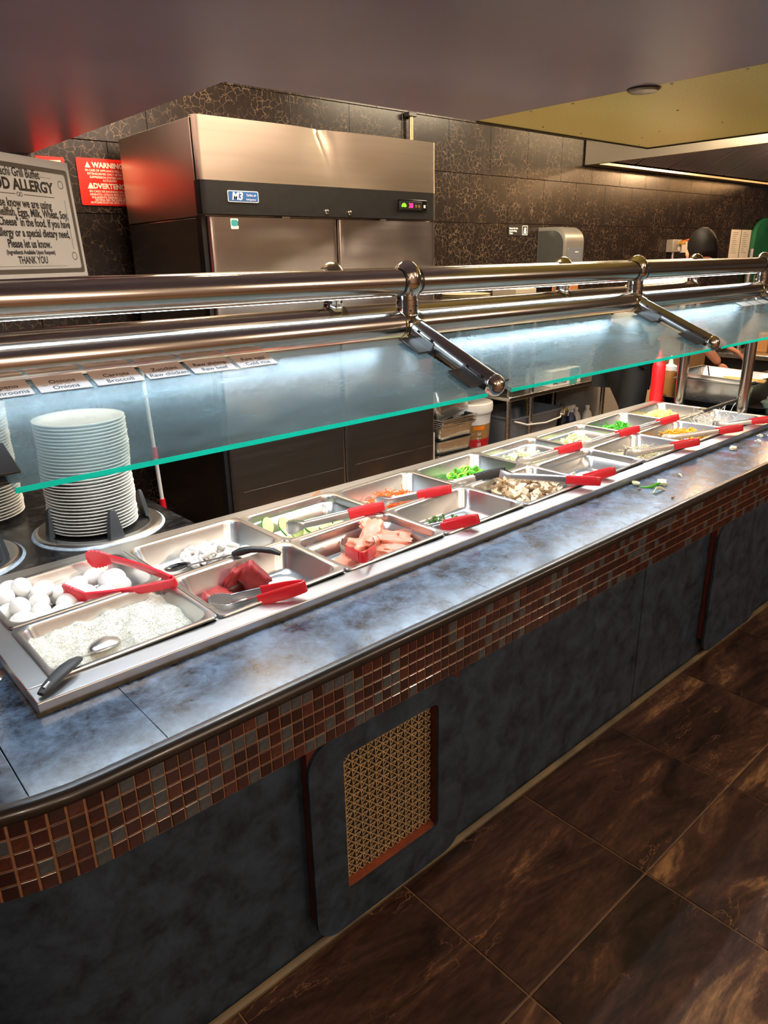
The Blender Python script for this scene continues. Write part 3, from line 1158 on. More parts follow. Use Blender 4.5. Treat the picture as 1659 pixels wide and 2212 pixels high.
# ------------------------------------------------------------------ allergy notice standing on the rails
yaw = radians(33)
sg_ = empty('allergy_notice')
BRc = Vector((0.341, 0.42, 1.4185))
ux = Vector((cos(yaw), sin(yaw), 0))
un = Vector((sin(yaw), -cos(yaw), 0))
tilt = radians(3)
uy = Vector((0, 0, 1)) * cos(tilt) - un * sin(tilt)
uz = ux.cross(uy)
SW, SH = 0.335, 0.238
O = BRc - ux * (SW / 2)
sg_.matrix_world = Matrix(((ux.x, uy.x, uz.x, O.x), (ux.y, uy.y, uz.y, O.y), (ux.z, uy.z, uz.z, O.z), (0, 0, 0, 1)))
tag(sg_, 'white food allergy notice in a clear holder leaning on the top rails', 'sign')
obj('sheet', MB().box(-SW / 2 + 0.004, SW / 2 - 0.004, 0.004, SH - 0.004, -0.001, 0.0), PAPER, sg_)
obj('holder', MB().box(-SW / 2, SW / 2, 0.0, SH, 0.0012, 0.0030), ACRYL, sg_, 0)
obj('holder_back', MB().box(-SW / 2, SW / 2, 0.0, SH, -0.0032, -0.0012), ACRYL, sg_, 0)


def frame_line(mb, pts, w):
    n = len(pts)
    o = len(mb.v)
    for (x, y) in pts:
        mb.v.append((x, y, 0.0003))
    cx = sum(p[0] for p in pts) / n
    cy = sum(p[1] for p in pts) / n
    for (x, y) in pts:
        mb.v.append((x + (w if x < cx else -w), y + (w if y < cy else -w), 0.0003))
    for j in range(n):
        k = (j + 1) % n
        mb.f.append((o + j, o + k, o + n + k, o + n + j))
        mb.mi.append(0)
    return mb


fr_ = MB()
frame_line(fr_, rrect(-SW / 2 + 0.012, SW / 2 - 0.012, 0.012, SH - 0.020, 0.006, 3), 0.009)
obj('printed_border', fr_, TAUPE, sg_, 0)
fr_ = MB()
fr_.box(-0.10, 0.10, SH - 0.040, SH - 0.0395, 0.0002, 0.0005)
fr_.box(-0.10, -0.012, SH * 0.675, SH * 0.675 + 0.0012, 0.0002, 0.0005)
fr_.box(0.012, 0.10, SH * 0.675, SH * 0.675 + 0.0012, 0.0002, 0.0005)
fr_.box(-0.10, 0.10, 0.026, 0.0265, 0.0002, 0.0005)
fr_.box(0.131, 0.1315, 0.06, SH - 0.08, 0.0002, 0.0005)
for cx, cy in ((0.128, SH - 0.050), (0.130, 0.046)):
    fr_.lathe([(0.0068, 0), (0.0075, 0.0003), (0.0082, 0)], 24, (cx, cy, 0.0002), False, False)
for dx in (-0.004, 0.004):
    fr_.lathe([(0.003, 0), (0.0036, 0.0003), (0.0042, 0)], 16, (dx, SH * 0.678, 0.0002), False, False)
obj('printed_ornament', fr_, INK, sg_, 0)
SX = 0.74
rows = [('Hibachi Grill Buffet', 0.0235, 0.844, 0.0004, SX), ('FOOD ALLERGY', 0.0285, 0.748, 0.0011, 0.98), ('Please know we are using', 0.0225, 0.607, 0.0006, SX),
        ('"Peanut, Shellfish, Eggs, Milk, Wheat, Soy,', 0.0215, 0.535, 0.0006, SX), ('Fish, and Cheese" in the food. If you have', 0.0215, 0.458, 0.0006, SX),
        ('a food allergy or a special dietary need,', 0.0215, 0.375, 0.0006, SX), ('Please let us know.', 0.0215, 0.288, 0.0006, SX),
        ('(Ingredients Available Upon Request)', 0.0115, 0.222, 0.0003, 0.8), ('THANK YOU', 0.0195, 0.158, 0.0004, SX)]
for s, sz, fy, bd, sx in rows:
    lettering(s, sz, INK, sg_, (0.0, SH * fy, 0.0003), ext=0.0001, bold=bd, sx=sx)

# ================================================================== plate dispensers and plates
plate_me = MB().lathe([(0.078, 0.0), (0.082, 0.0), (0.084, 0.0025), (0.104, 0.0085), (0.1255, 0.0165), (0.128, 0.0185), (0.1283, 0.0200), (0.1265, 0.0205), (0.104, 0.0115), (0.083, 0.0055), (0.002, 0.005)], 56).mesh('dinner_plate', WHITE_CER, 50)


def stack(cx, cy, z0, n, pitch, label, group, seed):
    r = random.Random(seed)
    lx = ly = 0.0
    for k in range(n):
        o = link('dinner_plate', plate_me)
        lx = lx * 0.85 + r.uniform(-0.0016, 0.0016)
        ly = ly * 0.85 + r.uniform(-0.0016, 0.0016)
        o.location = (cx + lx, cy + ly, z0 + k * pitch)
        o.rotation_euler = (r.uniform(-0.003, 0.003), r.uniform(-0.003, 0.003), r.uniform(0, 6))
        tag(o, label if k < n - 1 else label.replace('plate in', 'plate on top of'), 'plate', group)


def dispenser(cx, cy, label, a0):
    e = empty('plate_dispenser', (cx, cy, CT))
    tag(e, label, 'plate dispenser', 'drop-in plate dispensers')
    obj('ring', MB().lathe([(0.186, 0.0), (0.187, 0.004), (0.182, 0.010), (0.172, 0.012), (0.160, 0.009), (0.150, 0.010), (0.146, 0.007), (0.146, -0.028)], 64, (0, 0, 0), False, False), STEEL_PAN, e)
    obj('sealant_bead', MB().lathe([(0.186, 0.0), (0.194, 0.0), (0.192, 0.003), (0.186, 0.005)], 64, (0, 0, 0), False, False), simple('pale_blue_sealant', (0.36, 0.42, 0.48, 1), 0.6, 0, 0.3, 40), e)
    obj('well_floor', MB().lathe([(0.147, 0.0006), (0.002, 0.0006)], 48, (0, 0, 0), False, False), DARKVOID, e)
    for k in range(4):
        a = a0 + k * pi / 2
        rr = []
        for z, w, t, rad in ((0.0, 0.026, 0.008, 0.146), (0.03, 0.022, 0.008, 0.142), (0.065, 0.015, 0.007, 0.138), (0.078, 0.012, 0.006, 0.137), (0.086, 0.006, 0.004, 0.137)):
            rr.append([(rad - t, -w, z + 0.006), (rad + t, -w * 0.8, z + 0.006), (rad + t, w * 0.8, z + 0.006), (rad - t, w, z + 0.006)])
        f = obj('guide_fin', MB().rings(rr), RUBBER, e, 40, 0.002)
        f.rotation_euler = (0, 0, a)
    return e


dispenser(0.42, 0.85, 'round steel plate dispenser with black fins holding the tall plate stack', radians(-92))
dispenser(0.0, 0.845, 'round steel plate dispenser at the edge of the picture beside the eggs', radians(-30))
stack(0.41, 0.856, CT + 0.002, 34, 0.0098, 'white round plate in the tall stack beside the shrimp pan', 'plates in the tall front stack', 3)
stack(0.175, 1.20, CT + 0.001, 36, 0.0098, 'white round plate in the stack behind, by the wall side', 'plates in the rear stack', 4)
stack(-0.01, 0.85, CT + 0.002, 18, 0.0098, 'white round plate in the low stack at the picture edge', 'plates in the low side stack', 5)

# ================================================================== tongs, spoons and ladle
def tongs(H, J, grip, label, spread=0.030, L=None, roll=0.0, plastic=False):
    Lr = (Vector(J) - Vector(H)).length
    e = empty('serving_tongs')
    e.matrix_world = frame_x(H, J) @ Matrix.Rotation(roll, 4, 'X')
    tag(e, label, 'tongs', 'serving tongs on the food pans')
    gl_ = 0.098
    for sg in (-1, 1):
        half = spread * 0.5 * sg
        pts, rad = [], []
        for k in range(9):
            t = k / 8
            x = 0.004 + (Lr - 0.05) * t
            y = sg * 0.006 + half * t ** 0.9 + sg * 0.004 * sin(pi * t)
            pts.append((x, y, 0))
            rad.append((0.0013, 0.0088 + 0.0015 * sin(pi * t)) if not plastic else (0.0044, 0.0135 - 0.003 * t))
        am = MB().sweep(pts, rad, 12, sq=0.6)
        arm = obj('arm', am, REDP if plastic else STEEL_PAN, e)
        # scalloped jaw
        x0, y0 = pts[-1][0], pts[-1][1]
        rr = []
        n = 14
        jl = 0.056 if not plastic else 0.064
        top, bot = [], []
        for k in range(n + 1):
            t = k / n
            w = (0.0105 + 0.0125 * sin(pi * min(1, t * 1.15) * 0.62)) * (1.25 if plastic else 0.85)
            if t > 0.82:
                w *= sqrt(max(0.03, 1 - ((t - 0.82) / 0.18) ** 2))
            sc = 0.0016 * (1 if k % 2 else -1) if 0.25 < t else 0
            bend = -sg * 0.010 * t * t
            th_ = 0.0007 if not plastic else 0.0024
            x = x0 + jl * t
            cup = sg * 0.003
            rr.append([(x, y0 + bend - th_, -(w + sc)), (x, y0 + bend + th_, -(w + sc)), (x, y0 + bend + th_ + cup, 0), (x, y0 + bend + th_, w + sc), (x, y0 + bend - th_, w + sc), (x, y0 + bend - th_ + cup, 0)])
        obj('jaw', MB().rings(rr), REDP if plastic else STEEL_PAN, arm, 50)
        if not plastic:
            gp_, gr_ = [], []
            for k in range(8):
                t = k / 7
                x = 0.006 + gl_ * t
                u = (x - 0.004) / (Lr - 0.05)
                gp_.append((x, sg * 0.0075 + half * u ** 0.9 + sg * 0.004 * sin(pi * u), 0))
                gr_.append((0.0042, 0.0145 + 0.0008 * sin(5 * t)))
            obj('grip', MB().sweep(gp_, gr_, 14, sq=0.55), grip, arm)
    lp = []
    for k in range(9):
        a = pi / 2 + pi * k / 8
        lp.append((0.006 + 0.011 * cos(a), 0.0078 * sin(a), 0))
    obj('hinge_loop', MB().sweep(lp, [(0.0032, 0.0145)] * 9, 12, sq=0.55), REDP if plastic else grip, e)
    return e


TONGS = [
    ((0.5547, -0.0383, 0.737), (0.392, 0.107, 0.688), RED, 'red gripped steel tongs lying in the raw beef pan', 0.045, 0.0),
    ((0.7577, -0.0135, 0.742), (0.885, 0.165, 0.690), RED, 'red gripped steel tongs spread open in the raw chicken pan', 0.085, 0.0),
    ((1.0608, 0.2579, 0.737), (0.8224, 0.4094, 0.690), RED, 'red gripped steel tongs resting on the zucchini', 0.030, 0.2),
    ((1.3287, 0.2314, 0.737), (1.1674, 0.4022, 0.688), RED, 'red gripped steel tongs resting on the shredded carrots', 0.030, 0.2),
    ((1.1806, -0.0176, 0.737), (1.06, 0.165, 0.672), RED, 'red gripped steel tongs dipping into the nearly empty broccoli pan', 0.030, 0.1),
    ((1.6189, 0.2428, 0.737), (1.446, 0.3748, 0.690), BLACK, 'black gripped steel tongs resting on the jalapenos', 0.028, 0.2),
    ((1.7433, -0.0573, 0.735), (1.6073, 0.2532, 0.722), RED, 'red gripped steel tongs laid across the sliced mushrooms', 0.026, 0.2),
    ((1.8883, -0.0241, 0.735), (1.7655, 0.135, 0.668), RED, 'red gripped steel tongs left in the empty pan', 0.028, 0.1),
    ((2.1143, 0.2627, 0.737), (1.8779, 0.3759, 0.690), RED, 'red gripped steel tongs resting on the sliced onion', 0.028, 0.2),
    ((2.5232, 0.247, 0.737), (2.2572, 0.357, 0.692), RED, 'red gripped steel tongs resting on the pale cabbage', 0.028, 0.2),
    ((2.855, 0.2405, 0.737), (2.6, 0.3436, 0.692), RED, 'red gripped steel tongs resting on the green pepper strips', 0.028, 0.2),
    ((2.4765, -0.0388, 0.737), (2.2405, 0.1274, 0.700), RED, 'red gripped steel tongs resting on the bean sprouts', 0.028, 0.2),
    ((2.8336, -0.056, 0.737), (2.5641, 0.1546, 0.700), RED, 'red gripped steel tongs resting on the yellow pepper strips', 0.034, 0.2),
    ((3.1179, -0.0854, 0.737), (2.9566, 0.1076, 0.700), RED, 'red gripped steel tongs resting on the white noodles', 0.030, 0.2),
]
for H, J, grip, lab, sp, roll in TONGS:
    tongs(H, J, grip, lab, sp, None, roll)
tongs((0.352, 0.207, 0.732), (0.212, 0.410, 0.726), REDP, 'all red nylon tongs lying open over the white eggs', 0.115, None, -0.38, True)


def spoon(name, label, bowl_c, bowl_r, bowl_dir, rod, handle, bowl_mat, cat='spoon', flip=False):
    e = empty(name, (0, 0, 0))
    tag(e, label, cat)
    bx = Vector(bowl_dir).normalized()
    bz = Vector((0, 0, 1)) - bx * bx.z
    bz.normalize()
    by = bz.cross(bx)
    M3 = Matrix(((bx.x, by.x, bz.x), (bx.y, by.y, bz.y), (bx.z, by.z, bz.z)))
    a, b, c = bowl_r
    rr = []
    for i in range(9):
        t = i / 8 * pi / 2
        rr.append([M3 @ Vector((a * cos(t) * cos(q) * (1 + 0.12 * cos(q)), b * cos(t) * sin(q), (1 if flip else -1) * c * sin(t) * 0.999)) + Vector(bowl_c) for q in [2 * pi * k / 28 for k in range(28)]])
    o = obj('bowl', MB().rings(rr, False, True), bowl_mat, e, 60)
    s_ = o.modifiers.new('sheet', 'SOLIDIFY')
    s_.thickness = 0.0014
    obj('rod', MB().sweep(rod, [(0.0042, 0.0016)] * len(rod), 10, sq=0.7), STEEL_PAN, e)
    return e


def grip_handle(e, pts, rad, mat):
    obj('handle', MB().sweep(pts, rad, 16, sq=0.75), mat, e)


sp = spoon('serving_spoon', 'steel serving spoon with grey handle resting face down on the rice', (0.150, 0.130, 0.676), (0.041, 0.028, 0.013), (-0.8, -0.55, 0.1),
           [(0.118, 0.105, 0.682), (0.09, 0.068, 0.700), (0.062, 0.030, 0.720)], None, STEEL_PAN, flip=True)
grip_handle(sp, [(0.066, 0.034, 0.717), (0.05, 0.018, 0.722), (0.03, 0.002, 0.724), (0.008, -0.014, 0.722), (-0.014, -0.029, 0.718), (-0.03, -0.04, 0.715)],
            [(0.008, 0.005), (0.0125, 0.007), (0.0145, 0.0075), (0.0135, 0.007), (0.012, 0.006), (0.007, 0.004)], RUBBER)
sp['category'] = 'spoon'
hl = MB().sweep([(-0.008 + 0.0, -0.0252, 0.7205), (-0.021, -0.0345, 0.7178)], [(0.0045, 0.0065)] * 2, 12)
obj('hanging_slot', hl, STEEL_DECK, sp)
sp = spoon('serving_spoon', 'black serving spoon with ridged handle resting across the shrimp pan', (0.449, 0.400, 0.682), (0.036, 0.024, 0.011), (0.6, -0.75, 0.2),
           [(0.468, 0.365, 0.690), (0.51, 0.315, 0.708), (0.562, 0.262, 0.7275)], None, BLACKG)
grip_handle(sp, [(0.552, 0.272, 0.724), (0.566, 0.258, 0.732), (0.585, 0.238, 0.7385), (0.605, 0.216, 0.739), (0.622, 0.196, 0.737), (0.636, 0.176, 0.730)],
            [(0.0085, 0.0075), (0.009, 0.0105), (0.0085, 0.0085), (0.0085, 0.0075), (0.0085, 0.0078), (0.006, 0.005)], BLACK)
sp = spoon('long_ladle', 'long slotted spoon with black handle reaching past the pineapple', (2.80, 0.335, 0.700), (0.035, 0.028, 0.012), (0.9, -0.4, 0.1),
           [(2.83, 0.315, 0.704), (2.93, 0.262, 0.725), (3.06, 0.205, 0.741)], None, STEEL_PAN, 'ladle')
grip_handle(sp, [(3.05, 0.209, 0.741), (3.12, 0.188, 0.752), (3.19, 0.168, 0.762), (3.25, 0.152, 0.770)], [(0.008, 0.007), (0.009, 0.008), (0.009, 0.008), (0.008, 0.007)], BLACK)
lp = [(3.25 + 0.02 + 0.020 * cos(a), 0.147 + 0.002, 0.777 + 0.013 * sin(a)) for a in [pi + 2 * pi * k / 16 for k in range(17)]]
obj('hanging_loop', MB().sweep(lp, 0.0022, 8), STEEL_PAN, sp)

# ================================================================== food
PF = 0.7155 - PD + 0.001      # pan floor level


def wet(name, col, rough=0.3, sss=0.25, vary=0.12, scale=60, coat=0.1):
    return simple(name, col, rough + 0.08, 0, vary, scale, 0.35, 0.15, sss, coat)


EGG = simple('white_eggshell', (0.84, 0.82, 0.79, 1), 0.42, 0, 0.02, 30, sss=0.15)
RICE = simple('cooked_rice', (0.76, 0.74, 0.64, 1), 0.5, 0, 0.05, 90, sss=0.2)
SHRIMP = wet('raw_shrimp', (0.72, 0.69, 0.64, 1), 0.25, 0.35)
BEEF = wet('raw_beef', lin(150, 44, 44), 0.32, 0.15, 0.35, 45)
CHICK = wet('raw_chicken', lin(228, 146, 120), 0.28, 0.3, 0.14, 30)
ZUC_IN = wet('zucchini_flesh', lin(205, 222, 140), 0.4, 0.2, 0.06, 80)
ZUC_OUT = wet('zucchini_skin', lin(40, 110, 22), 0.35, 0.0, 0.3, 80)
CARROT = wet('carrot', lin(240, 112, 34), 0.4, 0.2, 0.08)
JAL = wet('jalapeno_skin', lin(52, 160, 22), 0.28, 0.1, 0.2)
JAL_IN = wet('jalapeno_flesh', lin(170, 210, 90), 0.4, 0.2, 0.1)
ONION = wet('white_onion', lin(226, 232, 196), 0.3, 0.3, 0.05)
CABB = wet('pale_cabbage', lin(222, 230, 180), 0.35, 0.3, 0.1)
PEPPER = wet('green_pepper', lin(74, 172, 40), 0.3, 0.1, 0.2)
YPEP = wet('yellow_pepper', lin(240, 176, 20), 0.32, 0.15, 0.12)
PINE = wet('pineapple', lin(238, 222, 120), 0.35, 0.3, 0.08)
MUSH_W = simple('mushroom_flesh', lin(214, 196, 166), 0.55, 0, 0.10, 60, sss=0.1)
MUSH_B = simple('mushroom_skin', lin(150, 116, 78), 0.55, 0, 0.2, 60)
BROC = simple('broccoli', lin(70, 104, 28), 0.6, 0, 0.4, 90)
SPROUT = wet('bean_sprout', lin(226, 212, 170), 0.3, 0.3, 0.06)
NOODLE = wet('white_noodle', lin(228, 224, 210), 0.3, 0.3, 0.03)
FR = random.Random(21)


def place(me, name, loc, rot, label, cat, group=None, sc=1.0):
    o = link(name, me)
    o.location = loc
    o.rotation_euler = rot
    o.scale = (sc, sc, sc)
    tag(o, label, cat, group)
    return o


def heap(meshes, name, n, c, rx, ry, h, base, label, cat, group, tilt=0.5, sc=(0.9, 1.1), power=0.6, flat=0.0):
    for k in range(n):
        while True:
            u, v = FR.uniform(-1, 1), FR.uniform(-1, 1)
            if u * u + v * v < 1:
                break
        top = h * (1 - (u * u + v * v)) ** power
        z = PF + base + top * FR.uniform(0.35, 1.0) * (1 - flat) + top * flat
        place(FR.choice(meshes), name, (c[0] + u * rx, c[1] + v * ry, z), (FR.gauss(0, tilt), FR.gauss(0, tilt), FR.uniform(0, 6.28)), label, cat, group, FR.uniform(*sc))


# eggs
prof = []
for k in range(15):
    t = -pi / 2 + pi * k / 14
    prof.append((max(0.0004, 0.0215 * cos(t) * (1 - 0.10 * sin(t))), 0.0285 * sin(t)))
egg_me = MB().lathe(prof, 28).mesh('egg', EGG, 80)
EGGS = [(0.040, 0.470, 0.708), (0.066, 0.505, 0.704), (0.088, 0.478, 0.712), (0.126, 0.450, 0.702), (0.104, 0.405, 0.692), (0.062, 0.405, 0.693), (0.094, 0.365, 0.684), (0.048, 0.345, 0.685),
        (0.158, 0.375, 0.686), (0.252, 0.462, 0.692), (0.272, 0.415, 0.690), (0.206, 0.392, 0.686), (0.246, 0.370, 0.680), (0.165, 0.422, 0.690), (0.092, 0.318, 0.682), (0.134, 0.325, 0.682),
        (0.300, 0.440, 0.684), (0.296, 0.400, 0.680), (0.205, 0.440, 0.690), (0.042, 0.440, 0.676), (0.075, 0.450, 0.664), (0.120, 0.488, 0.664), (0.162, 0.474, 0.668), (0.208, 0.485, 0.668), (0.178, 0.330, 0.668), (0.225, 0.325, 0.662), (0.285, 0.350, 0.662)]
for x, y, z in EGGS:
    place(egg_me, 'egg', (x, y, z), (FR.uniform(1.1, 2.0), FR.uniform(-0.4, 0.4), FR.uniform(0, 6.28)), 'white egg in the egg pan beside the rice', 'egg', 'white eggs in the pan', FR.uniform(1.02, 1.10))

# rice: mounded bed plus loose grains, one uncountable mass
m = MB()
nx, ny = 56, 40
x0, x1, y0, y1 = 0.022, 0.337, 0.020, 0.250


def rice_h(x, y):
    u, v = (x - 0.18) / 0.16, (y - 0.135) / 0.115
    r = max(abs(u), abs(v))
    h = 0.033 + 0.010 * v + 0.012 * exp_(-((x - 0.27) ** 2 + (y - 0.20) ** 2) / 0.008) - 0.014 * exp_(-((x - 0.17) ** 2 + (y - 0.10) ** 2) / 0.003)
    h += 0.016 * mnoise.noise(Vector((x * 22, y * 22, 0))) + 0.005 * mnoise.noise(Vector((x * 80, y * 80, 3)))
    if r > 0.88:
        h -= (r - 0.88) * 0.05
    return PF + max(0.001, h)


def exp_(a):
    return math.exp(a)


for j in range(ny + 1):
    for i in range(nx + 1):
        x = x0 + (x1 - x0) * i / nx
        y = y0 + (y1 - y0) * j / ny
        m.v.append((x, y, rice_h(x, y)))
for j in range(ny):
    for i in range(nx):
        a = j * (nx + 1) + i
        m.f.append((a, a + 1, a + nx + 2, a + nx + 1))
        m.mi.append(0)
for k in range(10000):
    x, y = FR.uniform(x0 + 0.004, x1 - 0.004), FR.uniform(y0 + 0.004, y1 - 0.004)
    z = rice_h(x, y) + FR.uniform(-0.0006, 0.0008)
    d = Vector((FR.gauss(0, 1), FR.gauss(0, 1), FR.gauss(0, 0.6))).normalized()
    s_ = d.cross(Vector((0.3, 0.2, 1))).normalized()
    w_ = d.cross(s_)
    c = Vector((x, y, z))
    L, R_ = FR.uniform(0.0019, 0.0027), 0.0009
    m.add([c - d * L, c + d * L, c + s_ * R_, c - s_ * R_, c + w_ * R_, c - w_ * R_],
          [(1, 2, 4), (1, 4, 3), (1, 3, 5), (1, 5, 2), (0, 4, 2), (0, 3, 4), (0, 5, 3), (0, 2, 5)])
rice = obj('cold_rice', m, RICE, None, 60)
tag(rice, 'cold cooked white rice mounded in the first front pan', 'rice', None, 'stuff')

# shrimp
def shrimp_mesh(seed):
    r = random.Random(seed)
    pts, rad = [], []
    R_ = r.uniform(0.0105, 0.013)
    for k in range(9):
        t = k / 8
        a = t * r.uniform(3.6, 4.2)
        pts.append((R_ * cos(a), R_ * sin(a), 0.002 * sin(3 * a)))
        rad.append(0.0062 * (1 - 0.62 * t) * (0.75 if k == 0 else 1) + 0.0006 * (k % 2))
    mb = MB().sweep(pts, rad, 9)
    p = Vector(pts[-1])
    d = (Vector(pts[-1]) - Vector(pts[-2])).normalized()
    mb.sweep([p, p + d * 0.006, p + d * 0.009], [(0.002, 0.002), (0.005, 0.0012), (0.001, 0.0008)], 8)
    return mb.mesh('shrimp', SHRIMP, 70)


heap([shrimp_mesh(k) for k in range(5)], 'shrimp', 60, (0.575, 0.412), 0.088, 0.080, 0.044, 0.010, 'peeled grey-white raw shrimp in the shrimp pan', 'shrimp', 'raw shrimp in the pan', 0.5, (1.4, 1.8))

# beef chunks
def chunk_mesh(name, mat, dims, seed, n=3, amp=0.14):
    r = random.Random(seed)
    bm = bmesh.new()
    bmesh.ops.create_cube(bm, size=1)
    bmesh.ops.subdivide_edges(bm, edges=bm.edges[:], cuts=n, use_grid_fill=True)
    o_ = Vector((r.uniform(0, 50), r.uniform(0, 50), r.uniform(0, 50)))
    for v in bm.verts:
        p = v.co.copy()
        l = p.length
        q = p * (0.62 + 0.38 * (0.5 / max(abs(p.x), abs(p.y), abs(p.z), 1e-4)) * 0.5 / max(l, 1e-4) * 1.25) if l > 0 else p
        q = p.lerp(p.normalized() * 0.56, 0.35)
        f = 1 + amp * mnoise.noise(p * 3.2 + o_) * 2
        v.co = Vector((q.x * dims[0], q.y * dims[1], q.z * dims[2])) * f
    me = bpy.data.meshes.new(name)
    bm.to_mesh(me)
    bm.free()
    me.materials.append(mat)
    me.polygons.foreach_set('use_smooth', [True] * len(me.polygons))
    me.set_sharp_from_angle(angle=radians(95))
    return me


BC = [((0.525, 0.228, 0.672), (0.5, 0.2, 0.5), (0.056, 0.018, 0.056), 'squarish raw beef chunk leaning on the back wall of its pan'),
      ((0.568, 0.212, 0.664), (0.4, 0.9, -0.3), (0.080, 0.030, 0.064), 'large raw beef slab beside the squarish beef chunk'),
      ((0.452, 0.190, 0.652), (0.2, 0.1, 0.4), (0.075, 0.050, 0.034), 'dark raw beef lump in the corner of the beef pan'),
      ((0.585, 0.120, 0.650), (0.1, 0.2, 1.0), (0.060, 0.045, 0.026), 'raw beef piece under the tongs jaw'),
      ((0.475, 0.092, 0.650), (0.1, -0.1, 0.3), (0.085, 0.036, 0.028), 'raw beef strip near the front of the beef pan'),
      ((0.555, 0.080, 0.650), (0.2, 0.1, -0.2), (0.085, 0.034, 0.030), 'raw beef strip below the red tongs grip'),
      ((0.620, 0.080, 0.646), (0.0, 0.2, 0.6), (0.055, 0.035, 0.020), 'flat raw beef piece at the empty end of the beef pan')]
for k, (p, r_, d, lab) in enumerate(BC):
    p = (p[0], p[1], p[2] + 0.009)
    place(chunk_mesh('beef_chunk', BEEF, d, 40 + k, 4), 'beef_chunk', p, r_, lab, 'meat', 'raw beef in the pan')

# chicken pieces
CC = [((0.905, 0.165, 0.672), (0.3, 0.2, 0.3), (0.12, 0.055, 0.032)), ((0.955, 0.185, 0.690), (0.2, -0.2, 0.6), (0.11, 0.05, 0.034)), ((0.985, 0.130, 0.668), (0.1, 0.2, -0.4), (0.11, 0.075, 0.044)),
      ((0.925, 0.105, 0.660), (0.2, 0.1, 0.9), (0.10, 0.06, 0.038)), ((0.870, 0.115, 0.655), (0.1, 0.2, 0.2), (0.11, 0.055, 0.036)), ((0.965, 0.085, 0.656), (0.0, 0.2, -0.6), (0.10, 0.06, 0.036)),
      ((0.820, 0.140, 0.648), (0.1, -0.1, 0.5), (0.09, 0.05, 0.030)), ((0.860, 0.075, 0.648), (0.1, 0, -0.3), (0.10, 0.05, 0.028)), ((0.975, 0.215, 0.694), (0.7, 0.3, 0.1), (0.07, 0.045, 0.016)),
      ((1.010, 0.165, 0.664), (0.0, 0.3, 0.8), (0.07, 0.05, 0.034)), ((0.925, 0.140, 0.684), (0.2, 0.1, 0.1), (0.075, 0.035, 0.026))]
CL = ['folded raw chicken slice on the near side of the heap', 'thin arched raw chicken slice at the top of the heap', 'plump raw chicken piece at the far side of the heap', 'raw chicken strip in the middle of the heap',
      'raw chicken strip beside the tongs jaw', 'raw chicken strip at the front of the heap', 'raw chicken scrap lying alone in the pan corner', 'raw chicken strip under the tongs hinge', 'ragged raw chicken skin at the back of the heap',
      'small raw chicken lump against the pan wall', 'orange-tinged raw chicken strip between the tongs jaws']
for k, (p, r_, d) in enumerate(CC):
    p = (p[0], p[1], p[2] + 0.010)
    place(chunk_mesh('chicken_piece', CHICK, d, 70 + k, 6, 0.22), 'chicken_piece', p, r_, CL[k], 'meat', 'raw chicken in the pan')

# zucchini slices: pale faces, green rim
def zuc_mesh(seed, r=0.024):
    rr_ = random.Random(seed)
    m_ = MB()
    poly = [(r * cos(2 * pi * k / 22) * 1.06, r * sin(2 * pi * k / 22)) for k in range(22)]
    m_.prism(poly, -0.0022, 0.0022, None, 0, 1)
    return m_.mesh('zucchini_slice', [ZUC_IN, ZUC_OUT], 40)


zm = [zuc_mesh(k, 0.020 + 0.002 * k) for k in range(3)]
for p, r_ in (((0.800, 0.495, 0.680), (1.2, 0.1, 0.4)), ((0.842, 0.470, 0.683), (1.15, -0.2, 0.3)), ((0.822, 0.445, 0.670), (0.9, 0.3, 0.9)), ((0.860, 0.425, 0.664), (1.0, 0.5, -0.3)), ((0.905, 0.410, 0.662), (0.3, 0.4, 0)),
              ((0.945, 0.395, 0.660), (0.25, 0.2, 0)), ((0.985, 0.375, 0.661), (0.15, -0.2, 0)), ((0.885, 0.390, 0.656), (0.5, -0.3, 0.2)), ((0.930, 0.370, 0.652), (0.2, 0.3, 0)), ((0.965, 0.415, 0.652), (0.4, 0, 0.3)),
              ((0.825, 0.400, 0.648), (0.2, 0.1, 0)), ((0.865, 0.370, 0.646), (0.1, 0.2, 0)), ((1.005, 0.420, 0.664), (0.8, 0.4, 0.2)), ((0.80, 0.44, 0.650), (0.3, 0.2, 0)), ((0.91, 0.45, 0.646), (0.2, 0.1, 0))):
    place(FR.choice(zm), 'zucchini_slice', p, r_, 'round zucchini slice with green rim in the zucchini pan', 'zucchini', 'zucchini slices in the pan', FR.uniform(0.95, 1.15))


# thin bent strips (carrot, onion, cabbage, peppers)
def strip_mesh(name, mat, L, w, t, bend, seed, taper=True):
    r = random.Random(seed)
    pts, rad = [], []
    for k in range(8):
        u = k / 7 - 0.5
        pts.append((L * u, bend * (0.25 - u * u) * 4, L * 0.08 * sin(5 * u + seed)))
        f = (1 - (2 * abs(u)) ** 3 * 0.8) if taper else 1
        rad.append((t, w * f))
    return MB().sweep(pts, rad, 8, sq=0.8).mesh(name, mat, 60)


